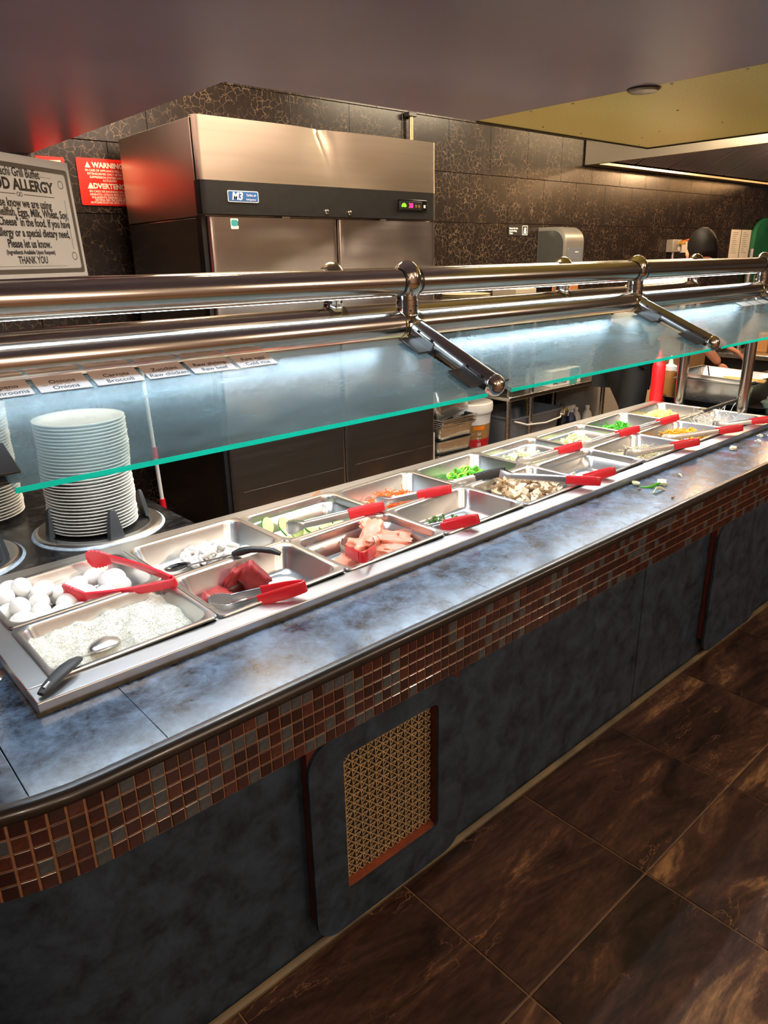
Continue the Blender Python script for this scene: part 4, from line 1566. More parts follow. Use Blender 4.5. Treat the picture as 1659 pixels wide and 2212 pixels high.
carrots = [strip_mesh('carrot_shred', CARROT, FR.uniform(0.05, 0.08), 0.0022, 0.0012, FR.uniform(-0.012, 0.014), k, False) for k in range(6)]
heap(carrots, 'carrot_shred', 100, (1.255, 0.405), 0.100, 0.082, 0.036, 0.016, 'thin orange carrot shred in the carrot pan', 'carrot', 'carrot shreds in the pan', 0.35)
for p, r_ in (((1.20, 0.435, 0.672), (0.2, -1.0, 0.2)), ((1.215, 0.445, 0.676), (0.1, -0.8, 0.5)), ((1.19, 0.43, 0.668), (0.3, -1.3, 0.1)), ((1.31, 0.50, 0.672), (0, 0.8, 0.3))):
    place(carrots[0], 'carrot_shred', p, r_, 'thin orange carrot shred in the carrot pan', 'carrot', 'carrot shreds in the pan')
place(carrots[1], 'carrot_shred', (1.045, 0.580, 0.7085), (0, 0, 0.25), 'stray carrot shred on the steel deck behind the pans', 'carrot')


def jal_mesh(seed):
    m_ = MB()
    r = 0.0145
    prof_ = [(r, -0.003), (r + 0.0008, 0.0), (r, 0.003), (r - 0.0035, 0.0025), (r - 0.0035, -0.0025)]
    rr = [[(a_ * cos(2 * pi * k / 20) * (1 + 0.12 * seed / 3), a_ * sin(2 * pi * k / 20), z) for k in range(20)] for a_, z in prof_]
    m_.rings(rr[:3], False, False, mi=0)
    m_.rings([rr[2], rr[3], rr[4], rr[0]], False, False, mi=1)
    m_.sweep([(-r * 0.8, 0, 0), (0, 0.001, 0), (r * 0.8, 0, 0)], [(0.0015, 0.002), (0.003, 0.0022), (0.0015, 0.002)], 8, mi=1)
    return m_.mesh('jalapeno_slice', [JAL, JAL_IN], 50)


jm = [jal_mesh(k) for k in range(3)]
heap(jm, 'jalapeno_slice', 44, (1.635, 0.43), 0.078, 0.065, 0.046, 0.010, 'bright green jalapeno ring in the jalapeno pan', 'jalapeno', 'jalapeno slices in the pan', 0.9, (1.15, 1.6))
on = [strip_mesh('onion_slice', ONION, FR.uniform(0.045, 0.065), 0.0065, 0.0012, FR.uniform(0.006, 0.016), 30 + k) for k in range(5)]
heap(on, 'onion_slice', 60, (1.985, 0.43), 0.082, 0.066, 0.042, 0.012, 'crescent of white onion in the onion pan', 'onion', 'onion slices in the pan', 0.6)
cb = [strip_mesh('cabbage_shred', CABB, FR.uniform(0.04, 0.07), 0.0065, 0.0013, FR.uniform(0.006, 0.018), 50 + k) for k in range(5)]
heap(cb, 'cabbage_shred', 56, (2.36, 0.44), 0.090, 0.062, 0.044, 0.012, 'pale cabbage shred in the cabbage pan', 'cabbage', 'cabbage shreds in the pan', 0.6)
pp = [strip_mesh('pepper_strip', PEPPER, FR.uniform(0.05, 0.07), 0.0052, 0.0028, FR.uniform(0.010, 0.022), 80 + k) for k in range(4)]
heap(pp, 'pepper_strip', 46, (2.69, 0.44), 0.095, 0.065, 0.032, 0.020, 'curved green pepper strip in the pepper pan', 'pepper', 'green pepper strips in the pan', 0.6)
yp = [strip_mesh('yellow_pepper_strip', YPEP, FR.uniform(0.045, 0.07), 0.0035, 0.0022, FR.uniform(0.006, 0.02), 90 + k) for k in range(4)]
heap(yp, 'yellow_pepper_strip', 90, (2.70, 0.125), 0.118, 0.075, 0.018, 0.046, 'yellow pepper strip in the yellow pepper pan', 'pepper', 'yellow pepper strips in the pan', 0.4, (0.9, 1.1), 0.4)
pc = [chunk_mesh('pineapple_chunk', PINE, (0.026, 0.021, 0.020), 110 + k, 2, 0.08) for k in range(4)]
heap(pc, 'pineapple_chunk', 64, (3.06, 0.425), 0.105, 0.072, 0.032, 0.026, 'pale yellow pineapple chunk in the pineapple pan', 'pineapple', 'pineapple chunks in the pan', 0.8)

# broccoli crumbs
def broc_mesh(seed):
    r = random.Random(seed)
    m_ = MB()
    m_.sweep([(0, 0, -0.006), (0, 0, 0.002)], [0.002, 0.003], 6)
    for k in range(9):
        a, q = r.uniform(0, 6.28), r.uniform(0, 0.005)
        m_.ball((q * cos(a), q * sin(a), 0.004 + r.uniform(0, 0.003)), r.uniform(0.0018, 0.0032), 6, 4)
    return m_.mesh('broccoli_floret', BROC, 60)


bm_ = [broc_mesh(k) for k in range(3)]
heap(bm_, 'broccoli_floret', 34, (1.275, 0.165), 0.085, 0.065, 0.012, 0.005, 'dark green broccoli crumb in the nearly empty pan', 'broccoli', 'broccoli crumbs in the pan', 0.9, (0.8, 1.6))


# mushroom slices: outline of cap and stem, brown skin on the edge
def mush_mesh(seed):
    r = random.Random(seed)
    R_ = 0.0175 * r.uniform(0.85, 1.15)
    pts = []
    for k in range(13):
        a = pi * k / 12
        pts.append((R_ * cos(a), R_ * 0.72 * sin(a)))
    pts += [(-R_ * 0.92, -R_ * 0.22), (-R_ * 0.45, -R_ * 0.12), (-R_ * 0.28, -R_ * 0.2), (-R_ * 0.30, -R_ * 0.75), (0.0, -R_ * 0.85), (R_ * 0.30, -R_ * 0.75), (R_ * 0.28, -R_ * 0.2), (R_ * 0.45, -R_ * 0.12), (R_ * 0.92, -R_ * 0.22)]
    m_ = MB()
    m_.prism(pts, -0.0021, 0.0021, None, 0, 1)
    me = m_.mesh('mushroom_slice', [MUSH_W, MUSH_B], 30)
    return me


mm_ = [mush_mesh(k) for k in range(5)]
MG = ('pale mushroom slice in the mushroom pan', 'mushroom', 'mushroom slices in the pan')
heap(mm_, 'mushroom_slice', 95, (1.625, 0.125), 0.130, 0.095, 0.024, 0.024, MG[0], MG[1], MG[2], 0.55, (1.25, 1.7), 0.35)
heap(mm_, 'mushroom_slice', 22, (1.600, 0.205), 0.075, 0.028, 0.022, 0.042, MG[0], MG[1], MG[2], 0.6, (1.3, 1.7), 0.4)
place(on[2], 'onion_slice', (1.94, 0.17, 0.664), (1.1, 0.3, 0.4), 'single onion sliver left in the empty pan', 'onion')


# tangles: bean sprouts and noodles
def tangle(name, mat, n, c, rx, ry, h, base, L, rad, curl, label, head=None):
    m_ = MB()
    for k in range(n):
        while True:
            u, v = FR.uniform(-1, 1), FR.uniform(-1, 1)
            if u * u + v * v < 1:
                break
        z = PF + base + h * (1 - u * u - v * v) ** 0.6 * FR.uniform(0.2, 1.0)
        p = Vector((c[0] + u * rx, c[1] + v * ry, z))
        d = Vector((FR.gauss(0, 1), FR.gauss(0, 1), FR.gauss(0, 0.35))).normalized()
        pts = []
        ax = Vector((FR.gauss(0, 0.4), FR.gauss(0, 0.4), 1)).normalized()
        cu = FR.gauss(0, curl)
        for q in range(8):
            pts.append(p.copy())
            p = p + d * (L / 7)
            d = (Matrix.Rotation(cu / 7, 3, ax) @ d).normalized()
        pts = [Vector((min(max(q.x, c[0] - rx * 1.25), c[0] + rx * 1.25), min(max(q.y, c[1] - ry * 1.25), c[1] + ry * 1.25), max(q.z, PF + 0.002))) for q in pts]
        m_.sweep(pts, rad, 5)
        if head:
            m_.ball(pts[0], head, 6, 4)
    return tag(obj(name, m_, mat, None, 60), label, 'food', None, 'stuff')


tangle('bean_sprouts', SPROUT, 230, (2.345, 0.13), 0.105, 0.078, 0.044, 0.014, 0.055, 0.0014, 1.6, 'tangled heap of bean sprouts in the front row pan', 0.0026)
tangle('rice_noodles', NOODLE, 170, (3.06, 0.16), 0.100, 0.078, 0.046, 0.020, 0.11, 0.0011, 5.0, 'tangled white rice noodles in the last front pan')

# scraps on the worktop
SZc = CT + 0.0015
cup = MB()
rr = []
for i in range(7):
    t = i / 6 * pi * 0.42
    rr.append([(0.017 * cos(t) * cos(q), 0.012 * cos(t) * sin(q), -0.011 * sin(t)) for q in [2 * pi * k / 20 for k in range(20)]])
cup.rings(rr, False, True)
cme = cup.mesh('onion_scrap', ONION, 60)
o = place(cme, 'onion_scrap', (1.948, -0.080, SZc + 0.011), (0.15, 0.1, 0.3), 'cup-shaped onion scrap beside the green pepper curl on the worktop', 'onion')
s_ = o.modifiers.new('wall', 'SOLIDIFY')
s_.thickness = 0.0016
place(strip_mesh('pepper_scrap', PEPPER, 0.075, 0.006, 0.003, 0.018, 3), 'pepper_scrap', (1.972, -0.122, SZc + 0.0045), (0, 0, 2.6), 'green pepper curl dropped on the worktop', 'pepper')
place(chunk_mesh('onion_scrap', ONION, (0.04, 0.03, 0.014), 5, 3), 'onion_scrap', (2.022, -0.138, SZc + 0.006), (0, 0, 0.4), 'broad onion petal beyond the pepper curl on the worktop', 'onion')
place(strip_mesh('onion_scrap', ONION, 0.06, 0.006, 0.0022, 0.010, 8), 'onion_scrap', (1.936, -0.176, SZc + 0.004), (0.3, 0, -0.2), 'long onion sliver in front of the pepper curl', 'onion')
place(strip_mesh('onion_scrap', ONION, 0.05, 0.0035, 0.002, 0.010, 9), 'onion_scrap', (2.166, -0.137, SZc + 0.003), (0, 0, 0.5), 'lone thin onion sliver further along the worktop', 'onion')
place(chunk_mesh('mushroom_scrap', MUSH_W, (0.04, 0.025, 0.012), 6, 3), 'mushroom_scrap', (2.665, -0.103, SZc + 0.005), (0, 0, 0.3), 'pale mushroom scrap on the worktop before the yellow peppers', 'mushroom')
for k, (x, y) in enumerate(((2.86, -0.125), (2.965, -0.09), (3.0, -0.12))):
    m_ = MB()
    for q in range(3):
        pts = [(0.018 * cos(a * 1.1 + q) * (1 + 0.2 * q), 0.014 * sin(a * 1.4 + q), 0.001 + 0.002 * q) for a in [i_ * 0.5 for i_ in range(12)]]
        m_.sweep(pts, 0.0011, 5)
    o = obj('noodle_scrap', m_, NOODLE, None, 60)
    o.location = (x, y, SZc)
    tag(o, ('nearest noodle curl spilled on the worktop', 'middle noodle curl spilled on the worktop', 'last noodle curl spilled on the worktop')[k], 'noodle')
for k, (x, y) in enumerate(((1.9039, -0.2387), (1.91, -0.115))):
    place(chunk_mesh('crumb', MUSH_B, (0.008, 0.007, 0.006), 200 + k, 2), 'crumb', (x, y, SZc + 0.002), (0, 0, k), ('brown crumb near the worktop edge', 'brown crumb below the onion cup')[k], 'crumb')

# ================================================================== refrigerator
fx0, fx1, fy0, fy1 = 1.208, 2.522, 1.46, 2.17
fridge = empty('refrigerator', (0, 0, 0))
tag(fridge, 'tall two-door stainless refrigerator with a dented header panel', 'refrigerator')
zb, zt = 0.09, 1.979
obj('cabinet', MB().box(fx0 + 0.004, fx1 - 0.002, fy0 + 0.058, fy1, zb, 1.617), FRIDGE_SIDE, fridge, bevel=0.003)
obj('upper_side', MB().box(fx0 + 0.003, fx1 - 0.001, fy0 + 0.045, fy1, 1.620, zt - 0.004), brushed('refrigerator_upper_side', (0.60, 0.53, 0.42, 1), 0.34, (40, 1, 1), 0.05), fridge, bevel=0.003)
# header panel with a kicked-in dent in the top edge, rounded vertical edges
nx, nz = 96, 18
m = MB()
z0h, z1h = 1.752, zt


def head_y(x, z):
    r = 0.022
    y = fy0
    dx = min(x - fx0, fx1 - x)
    if dx < r:
        y += r - sqrt(max(0, r * r - (r - dx) ** 2))
    u, v = (x - 1.83) / 0.11, (z1h - z) / 0.10
    y += 0.020 * math.exp(-(u * u) - v * v)                       # broad dent
    y += 0.016 * math.exp(-((x - 1.815 - 0.25 * (z1h - z)) / 0.016) ** 2) * math.exp(-(z1h - z) / 0.07)   # sharp crease
    y -= 0.008 * math.exp(-((x - 1.85 - 0.45 * (z1h - z)) / 0.02) ** 2) * math.exp(-(z1h - z) / 0.08)
    y += 0.004 * math.exp(-((x - 2.02) / 0.15) ** 2 - ((z - 1.80) / 0.09) ** 2)
    y -= 0.002 * sin(x * 9) * sin(z * 14)
    return y


xs = []
for i in range(nx + 1):
    t = i / nx
    xs.append(fx0 + (fx1 - fx0) * (t if True else t))
xs = sorted(set([fx0, fx0 + 0.002, fx0 + 0.006, fx0 + 0.012, fx0 + 0.018] + [fx0 + 0.022 + (fx1 - fx0 - 0.044) * i / nx for i in range(nx + 1)] + [fx1 - 0.018, fx1 - 0.012, fx1 - 0.006, fx1 - 0.002, fx1]))
for j in range(nz + 1):
    z = z0h + (z1h - z0h) * j / nz
    for x in xs:
        m.v.append((x, head_y(x, z), z))
w = len(xs)
for j in range(nz):
    for i in range(w - 1):
        a = j * w + i
        m.f.append((a, a + 1, a + w + 1, a + w))
        m.mi.append(0)
o0 = len(m.v)
for x in xs:
    m.v.append((x, fy0 + 0.047, z1h))
for x in xs:
    m.v.append((x, fy0 + 0.047, z0h))
for i in range(w - 1):
    a = nz * w + i
    m.f.append((a, a + 1, o0 + i + 1, o0 + i))
    m.f.append((i, o0 + w + i, o0 + w + i + 1, i + 1))
    m.mi += [0, 0]
obj('header_panel', m, FRIDGE_HEAD, fridge, 60)
band = MB().prism([(fx0, fy0 + 0.046), (fx0, fy0 + 0.02), (fx0 + 0.004, fy0 + 0.006), (fx0 + 0.016, fy0 - 0.002), (fx0 + 0.03, fy0 - 0.004), (fx1 - 0.03, fy0 - 0.004), (fx1 - 0.016, fy0 - 0.002), (fx1 - 0.004, fy0 + 0.006), (fx1, fy0 + 0.02), (fx1, fy0 + 0.046)], 1.628, 1.7505)
bo = obj('control_band', band, BLACK, fridge)
fb = fy0 - 0.0045
RX = (pi / 2, 0, 0)
bd = obj('badge', MB().prism(rrect(1.323, 1.467, 1.674, 1.717, 0.006, 4), 0, 0.003, Matrix(((1, 0, 0, 0), (0, 0, -1, fb), (0, 1, 0, 0), (0, 0, 0, 1)))), WHITEP, bo)
obj('badge_field', MB().prism(rrect(1.326, 1.464, 1.677, 1.714, 0.004, 4), 0.003, 0.0034, Matrix(((1, 0, 0, 0), (0, 0, -1, fb), (0, 1, 0, 0), (0, 0, 0, 1)))), BLUEP, bo)
lettering('M3', 0.040, WHITEP, bo, (1.366, fb - 0.0038, 1.695), RX, bold=0.0012, shear=0.2)
lettering('Turbo air', 0.0135, WHITEP, bo, (1.431, fb - 0.0038, 1.701), RX, shear=0.25, sx=0.95)
lettering('Refrigerator', 0.0100, WHITEP, bo, (1.431, fb - 0.0038, 1.685), RX, sx=0.95)
cp = obj('control_display', MB().box(2.243, 2.447, fb - 0.004, fb + 0.001, 1.661, 1.716), BLACKG, bo, bevel=0.002)
obj('display_bezel', MB().box(2.262, 2.412, fb - 0.0055, fb - 0.0035, 1.669, 1.708), BLACK, bo, bevel=0.001)
leaf = []
for k in range(12):
    a = pi * k / 11
    leaf.append((2.289 + 0.017 * cos(a), 1.684 + 0.016 * sin(a)))
leaf += [(2.275, 1.680), (2.285, 1.683), (2.295, 1.680)]
obj('display_symbol', MB().prism(leaf, 0, 0.0006, Matrix(((1, 0, 0, 0), (0, 0, -1, fb - 0.0056), (0, 1, 0, 0), (0, 0, 0, 1)))), LED_GRN, bo, 0)
lettering('38', 0.030, LED_RED, bo, (2.335, fb - 0.0062, 1.688), RX, name='display_digits', bold=0.0006)
for x in (2.370, 2.391):
    obj('button', MB().lathe([(0.0075, 0), (0.0075, 0.0012), (0.002, 0.0018)], 16, (x, fb - 0.0056, 1.687), M=Matrix.Rotation(pi / 2, 3, 'X')), LED_AMB, bo)
obj('icon', MB().box(2.424, 2.436, fb - 0.0052, fb - 0.0038, 1.680, 1.694), WHITEP, bo)
for x, z in ((1.819, 1.6485), (1.951, 1.6465)):
    obj('lock', MB().lathe([(0.0105, 0), (0.0105, 0.004), (0.008, 0.006), (0.003, 0.0065)], 20, (x, fb, z), M=Matrix.Rotation(pi / 2, 3, 'X')), CHROME, bo)


def door(x0, x1, slot_side, nm):
    d = empty('door')
    d.parent = fridge
    z0, z1 = 0.20, 1.618
    obj('gasket', MB().box(x0 - 0.004, x1 + 0.004, fy0 + 0.048, fy0 + 0.060, z0 - 0.004, z1 + 0.006), BLACK, d)
    # front skin, slightly oil-canned, with rounded vertical edges
    m = MB()
    n1, n2 = 40, 60
    r = 0.014
    xs = [x0, x0 + 0.001, x0 + 0.004, x0 + 0.008] + [x0 + r + (x1 - x0 - 2 * r) * i / n1 for i in range(n1 + 1)] + [x1 - 0.008, x1 - 0.004, x1 - 0.001, x1]
    for j in range(n2 + 1):
        z = z0 + (z1 - z0) * j / n2
        for x in xs:
            e = min(x - x0, x1 - x)
            y = fy0 + (r - sqrt(max(0, r * r - (r - e) ** 2)) if e < r else 0)
            u = (x - x0) / (x1 - x0)
            y += 0.0016 * sin(pi * u) * math.exp(-((z - z1 + 0.10) / 0.05) ** 2) - 0.0012 * sin(pi * u) * math.exp(-((z - z1 + 0.03) / 0.03) ** 2)
            y += 0.0012 * mnoise.noise(Vector((x * 4, z * 5, slot_side * 7))) * sin(pi * u)
            m.v.append((x, y, z))
    w = len(xs)
    for j in range(n2):
        for i in range(w - 1):
            a = j * w + i
            m.f.append((a, a + 1, a + w + 1, a + w))
            m.mi.append(0)
    # sides and back
    o0 = len(m.v)
    m.v += [(x0, fy0 + 0.048, z0), (x1, fy0 + 0.048, z0), (x1, fy0 + 0.048, z1), (x0, fy0 + 0.048, z1)]
    L = [j * w for j in range(n2 + 1)]
    m.f.append(tuple(L[::-1]) + (o0, o0 + 3) if False else tuple(L) + (o0 + 3, o0))
    m.f.append(tuple(j * w + w - 1 for j in range(n2 + 1))[::-1] + (o0 + 1, o0 + 2))
    m.f.append(tuple(n2 * w + i for i in range(w)) + (o0 + 2, o0 + 3))
    m.f.append((o0, o0 + 1) + tuple(i for i in range(w))[::-1])
    m.mi += [0] * 4
    obj('skin', m, FRIDGE_STEEL, d, 30)
    hx = x1 - 0.165 if slot_side > 0 else x0 + 0.07
    obj('handle_slot', MB().prism(rrect(hx, hx + 0.10, 0.668, 0.692, 0.008, 4), 0, 0.004, Matrix(((1, 0, 0, 0), (0, 0, -1, fy0 + 0.001), (0, 1, 0, 0), (0, 0, 0, 1)))), BLACK, d)
    obj('kick_scuffs', MB().box(x0 + 0.05, x1 - 0.02, fy0 - 0.0008, fy0 + 0.0004, 0.455, 0.457), STEEL, d)
    for hxx in (x0 + 0.37 if slot_side > 0 else x0 + 0.27,):
        obj('latch', MB().box(hxx - 0.02, hxx + 0.02, fy0 - 0.002, fy0 + 0.02, z1, z1 + 0.007), STEEL, d)
    return d


d1 = door(1.232, 1.880, 1, 'l')
door(1.889, 2.517, -1, 'r')
es = obj('energy_sticker', MB().prism(rrect(1.330, 1.366, 1.573, 1.613, 0.004, 4), 0, 0.0008, Matrix(((1, 0, 0, 0), (0, 0, -1, fy0), (0, 1, 0, 0), (0, 0, 0, 1)))), WHITEP, d1)
obj('energy_sticker_print', MB().prism(rrect(1.333, 1.363, 1.584, 1.608, 0.008, 4), 0.0008, 0.0012, Matrix(((1, 0, 0, 0), (0, 0, -1, fy0), (0, 1, 0, 0), (0, 0, 0, 1)))), TEAL, d1)
obj('hinge_stile', MB().box(1.210, 1.230, fy0 + 0.020, fy0 + 0.062, 0.15, 1.625), BLACK, fridge)
obj('kick_grille', MB().box(fx0 + 0.01, fx1 - 0.01, fy0 + 0.03, fy0 + 0.06, 0.06, 0.195), BLACK, fridge)
for x in (fx0 + 0.07, fx1 - 0.07):
    for y in (fy0 + 0.12, fy1 - 0.08):
        obj('caster', MB().cyl((x - 0.015, y, 0.028), (x + 0.015, y, 0.028), 0.063, n=20).box(x - 0.02, x + 0.02, y - 0.02, y + 0.02, 0.06, 0.10), BLACK, fridge)

# ================================================================== wall signs and fittings
ws = empty('warning_sign', (1.135, WY - 0.002, 1.80))
tag(ws, 'red bilingual fire warning sign on the wall half hidden by the refrigerator', 'sign')
MX = Matrix(((1, 0, 0, 0), (0, 0, -1, 0), (0, 1, 0, 0), (0, 0, 0, 1)))
obj('plate', MB().prism(rrect(-0.098, 0.185, -0.097, 0.099, 0.008, 4), 0, 0.003, MX), REDSIGN, ws)
for s, sz, z, bd in (('WARNING', 0.030, 0.071, 0.0012), ('IN CASE OF APPLIANCE FIRE, USE THIS', 0.0125, 0.049, 0.0003), ('EXTINGUISHER ONLY AFTER FIXED', 0.0125, 0.035, 0.0003), ('SUPPRESSION SYSTEM HAS BEEN', 0.0125, 0.021, 0.0003), ('ACTUATED', 0.0125, 0.008, 0.0003),
                     ('ADVERTENCIA', 0.030, -0.016, 0.0012), ('EN CASO DE INCENDIO DE ALGUN', 0.0125, -0.038, 0.0003), ('APARATO, UTILICE ESTE EXTINTOR', 0.0125, -0.051, 0.0003), ('SOLAMENTE DESPUES DE QUE EL', 0.0125, -0.063, 0.0003), ('SISTEMA FIJO DE SUPRESION', 0.0125, -0.074, 0.0003), ('AUTOMATICO HA SIDO ACTIVADO', 0.0125, -0.085, 0.0003)):
    lettering(s, sz, CREAM, ws, (0.044, -0.0034, z), RX, bold=bd)
for z in (0.071, -0.016):
    obj('warning_triangle', MB().prism([(-0.062, z - 0.011), (-0.036, z - 0.011), (-0.049, z + 0.013)], 0.003, 0.0036, MX), CREAM, ws)
ws2 = empty('extinguisher_sign', (0.92, WY - 0.002, 1.86))
tag(ws2, 'small red wall sign peeping out above the allergy notice', 'sign')
obj('plate', MB().prism(rrect(-0.055, 0.066, -0.10, 0.034, 0.005, 4), 0, 0.003, MX), REDSIGN, ws2)
obj('arrow', MB().prism([(-0.03, 0.018), (0.05, 0.0), (0.05, 0.022)], 0.003, 0.0036, MX), CREAM, ws2)

ns = empty('employee_notice', (4.183, WY - 0.002, 1.625))
tag(ns, 'small black handwashing notice on the wall next to the towel dispenser', 'sign')
obj('plate', MB().prism(rrect(-0.115, 0.115, -0.037, 0.037, 0.004, 3), 0, 0.003, MX), BLACK, ns)
obj('pictogram_frame', MB().add([(p[0], -0.0033, p[1]) for p in rrect(0.045, 0.108, -0.033, 0.033, 0.008, 4)] + [(p[0], -0.0033, p[1]) for p in rrect(0.049, 0.104, -0.029, 0.029, 0.006, 4)], [(j, (j + 1) % 20, 20 + (j + 1) % 20, 20 + j) for j in range(20)] if len(rrect(0, 1, 0, 1, .1, 4)) == 20 else []), WHITEP, ns, 0)
obj('pictogram', MB().prism([(0.060, -0.026), (0.074, -0.02), (0.092, -0.026), (0.094, -0.012), (0.088, 0.004), (0.094, 0.014), (0.082, 0.018), (0.076, 0.022), (0.068, 0.014), (0.066, 0.0)], 0.003, 0.0036, MX), WHITEP, ns, 0)
for s, z in (('Return for the', 0.013), ('handwashing', -0.004), ('Toilet', -0.021)):
    lettering(s, 0.0165, WHITEP, ns, (-0.104, -0.0034, z), RX, align='LEFT', bold=0.0006)

td = empty('towel_dispenser', (4.548, WY, 1.30))
tag(td, 'grey translucent paper towel dispenser with rounded top on the wall', 'towel dispenser')
side = []
dp = 0.25
hh = 0.345
for k in range(9):
    a = pi / 2 * k / 8
    side.append((-(dp - 0.11) - 0.11 * sin(a), hh - 0.11 + 0.11 * cos(a)))
prof_ = [(0.0, -0.06), (0.0, hh)] + side + [(-dp, 0.10), (-dp + 0.015, -0.06)]
SMOKE = simple('smoke_grey_plastic', (0.060, 0.062, 0.060, 1), 0.22, 0, 0.1, 12, coat=0.5)
SHELL = simple('pewter_plastic', (0.20, 0.19, 0.17, 1), 0.30, 0.3, 0.06, 12)
rr = []
for x, s_ in ((-0.118, 0.965), (-0.112, 1.0), (0.112, 1.0), (0.118, 0.965)):
    rr.append([(x, y * s_, z * s_ if z > 0 else z) for y, z in prof_])
obj('shell', MB().rings(rr), SHELL, td, 35)
inn = [(y * 0.9 - 0.004, z * 0.93) for y, z in prof_]
obj('side_window', MB().rings([[(-0.1185, y, z) for y, z in inn], [(-0.1195, y, z) for y, z in inn]]), SMOKE, td, 35)
obj('front_window', MB().prism(rrect(-0.09, 0.09, -0.05, 0.20, 0.02, 4), dp - 0.002, dp + 0.004, MX), simple('blue_grey_plastic', (0.14, 0.15, 0.17, 1), 0.25, 0, 0.08, 12), td)
obj('lock_button', MB().box(-0.012, 0.012, -0.125, -0.1, hh - 0.002, hh + 0.004), BLACK, td, bevel=0.002)
obj('maker_mark', MB().box(0.0, 0.04, -dp - 0.005, -dp - 0.004, 0.166, 0.172), WHITEP, td)

oe = empty('power_outlet', (6.45, WY, 1.51))
tag(oe, 'grey surface-mounted power outlet box with conduit on the wall', 'outlet')
obj('box', MB().box(-0.085, 0.085, -0.07, 0, -0.055, 0.055), simple('grey_outlet_box', (0.42, 0.40, 0.36, 1), 0.4, 0.2, 0.1, 20), oe, bevel=0.006)
for z in (-0.025, 0.025):
    obj('socket', MB().lathe([(0.022, 0), (0.022, 0.004), (0.002, 0.004)], 16, (0.03, -0.070, z), M=Matrix.Rotation(pi / 2, 3, 'X')), WHITE_PL, oe)
obj('conduit', MB().cyl((0.0, -0.03, -0.055), (0.0, -0.03, -0.6), 0.016, n=12), STEEL, oe)
obj('orange_cord', MB().sweep([(0.03, -0.08, 0.03), (0.10, -0.12, 0.05), (0.18, -0.14, -0.01), (0.24, -0.12, -0.09), (0.26, -0.1, -0.3)], 0.011, 8), simple('orange_cord', lin(210, 96, 30), 0.5, 0, 0.1, 20), oe)
obj('plug', MB().box(0.01, 0.06, -0.12, -0.072, 0.01, 0.04), simple('yellow_plug', lin(200, 160, 60), 0.5, 0, 0.1, 20), oe, bevel=0.006)
bp = tag(obj('wall_card', MB().box(6.64, 6.86, WY - 0.004, WY - 0.001, 1.45, 1.55), PAPER), 'small white card on the wall next to the outlet', 'card')
PRINT = simple('grey_print', (0.30, 0.28, 0.24, 1), 0.6, 0, 0.1, 10)
for k in range(3):
    e = empty('order_sheet', (7.80 + k * 0.25, WY - 0.002, 1.525))
    tag(e, ('narrow white order sheet nearest the person', 'middle narrow white order sheet on the wall', 'narrow white order sheet nearest the green shape')[k], 'paper', 'order sheets on the wall')
    obj('sheet', MB().box(-0.117, 0.117, -0.001, 0.0, -0.14, 0.14), PAPER, e)
    rl = random.Random(k)
    pm = MB()
    for q in range(11):
        z = 0.11 - q * 0.02
        pm.box(-0.08, -0.08 + rl.uniform(0.06, 0.15), -0.0016, -0.0011, z, z + 0.005)
    obj('print_lines', pm, PRINT, e)
# unidentified green shape at the far end of the wall, cut like an apron
ap = MB()
pr_ = []
for k in range(13):
    a = pi * k / 12
    pr_.append((0.30 * cos(a), 0.18 + 0.16 * sin(a)))
pr_ += [(-0.34, -0.42), (-0.15, -0.46), (0.1, -0.43), (0.34, -0.46)]
ap.prism(pr_, 0, 0.05, MX)
ao = obj('green_shape', ap, simple('green_surface', lin(22, 104, 72), 0.7, 0, 0.25, 6), bevel=0.015)
ao.location = (8.46, WY - 0.004, 1.45)
tag(ao, 'round-topped green shape on the far wall behind the order sheets', 'apron')

# ================================================================== extraction hood over the grill
HOODM = brushed('hood_steel', (0.60, 0.53, 0.42, 1), 0.30, (1, 1, 30), 0.06)
hood = empty('extraction_hood', (0, 0, 0))
tag(hood, 'stainless extraction hood over the grill against the wall', 'hood')
hx0, hx1, hy0, hy1, hz0, hz1 = 4.96, 8.2, 0.55, 2.24, 2.10, 2.70
obj('end_panel', MB().box(hx0, hx0 + 0.03, hy0, hy1, hz0, hz1), HOODM, hood, bevel=0.002)
obj('end_panel', MB().box(hx1 - 0.03, hx1, hy0, hy1, hz0, hz1), HOODM, hood, bevel=0.002)
obj('front_panel', MB().box(hx0 + 0.03, hx1 - 0.03, hy0, hy0 + 0.03, hz0, hz1), HOODM, hood, bevel=0.002)
obj('back_rail', MB().box(hx0 + 0.03, hx1 - 0.03, hy1 - 0.10, hy1, hz0, hz0 + 0.02), HOODM, hood, bevel=0.002)
FILTER = brushed('filter_steel', (0.40, 0.38, 0.48, 1), 0.40, (30, 1, 1), 0.08)
for k in range(6):
    a = hx0 + 0.05 + k * 0.525
    f = MB()
    n_ = 10
    for q in range(n_):
        u = a + 0.5 * q / n_
        f.add([(u, hy1 - 0.11, hz0 + 0.03), (u + 0.036, hy1 - 0.11, hz0 + 0.03), (u + 0.036, hy0 + 0.5, hz0 + 0.52), (u, hy0 + 0.5, hz0 + 0.52),
               (u, hy1 - 0.10, hz0 + 0.045), (u + 0.036, hy1 - 0.10, hz0 + 0.045), (u + 0.036, hy0 + 0.51, hz0 + 0.535), (u, hy0 + 0.51, hz0 + 0.535)],
              [(0, 1, 2, 3), (7, 6, 5, 4), (0, 4, 5, 1), (1, 5, 6, 2), (2, 6, 7, 3), (3, 7, 4, 0)])
    f.add([(a, hy1 - 0.098, hz0 + 0.05), (a + 0.515, hy1 - 0.098, hz0 + 0.05), (a + 0.515, hy0 + 0.512, hz0 + 0.54), (a, hy0 + 0.512, hz0 + 0.54)], [(0, 1, 2, 3)])
    obj('filter', f, FILTER, hood, 20)
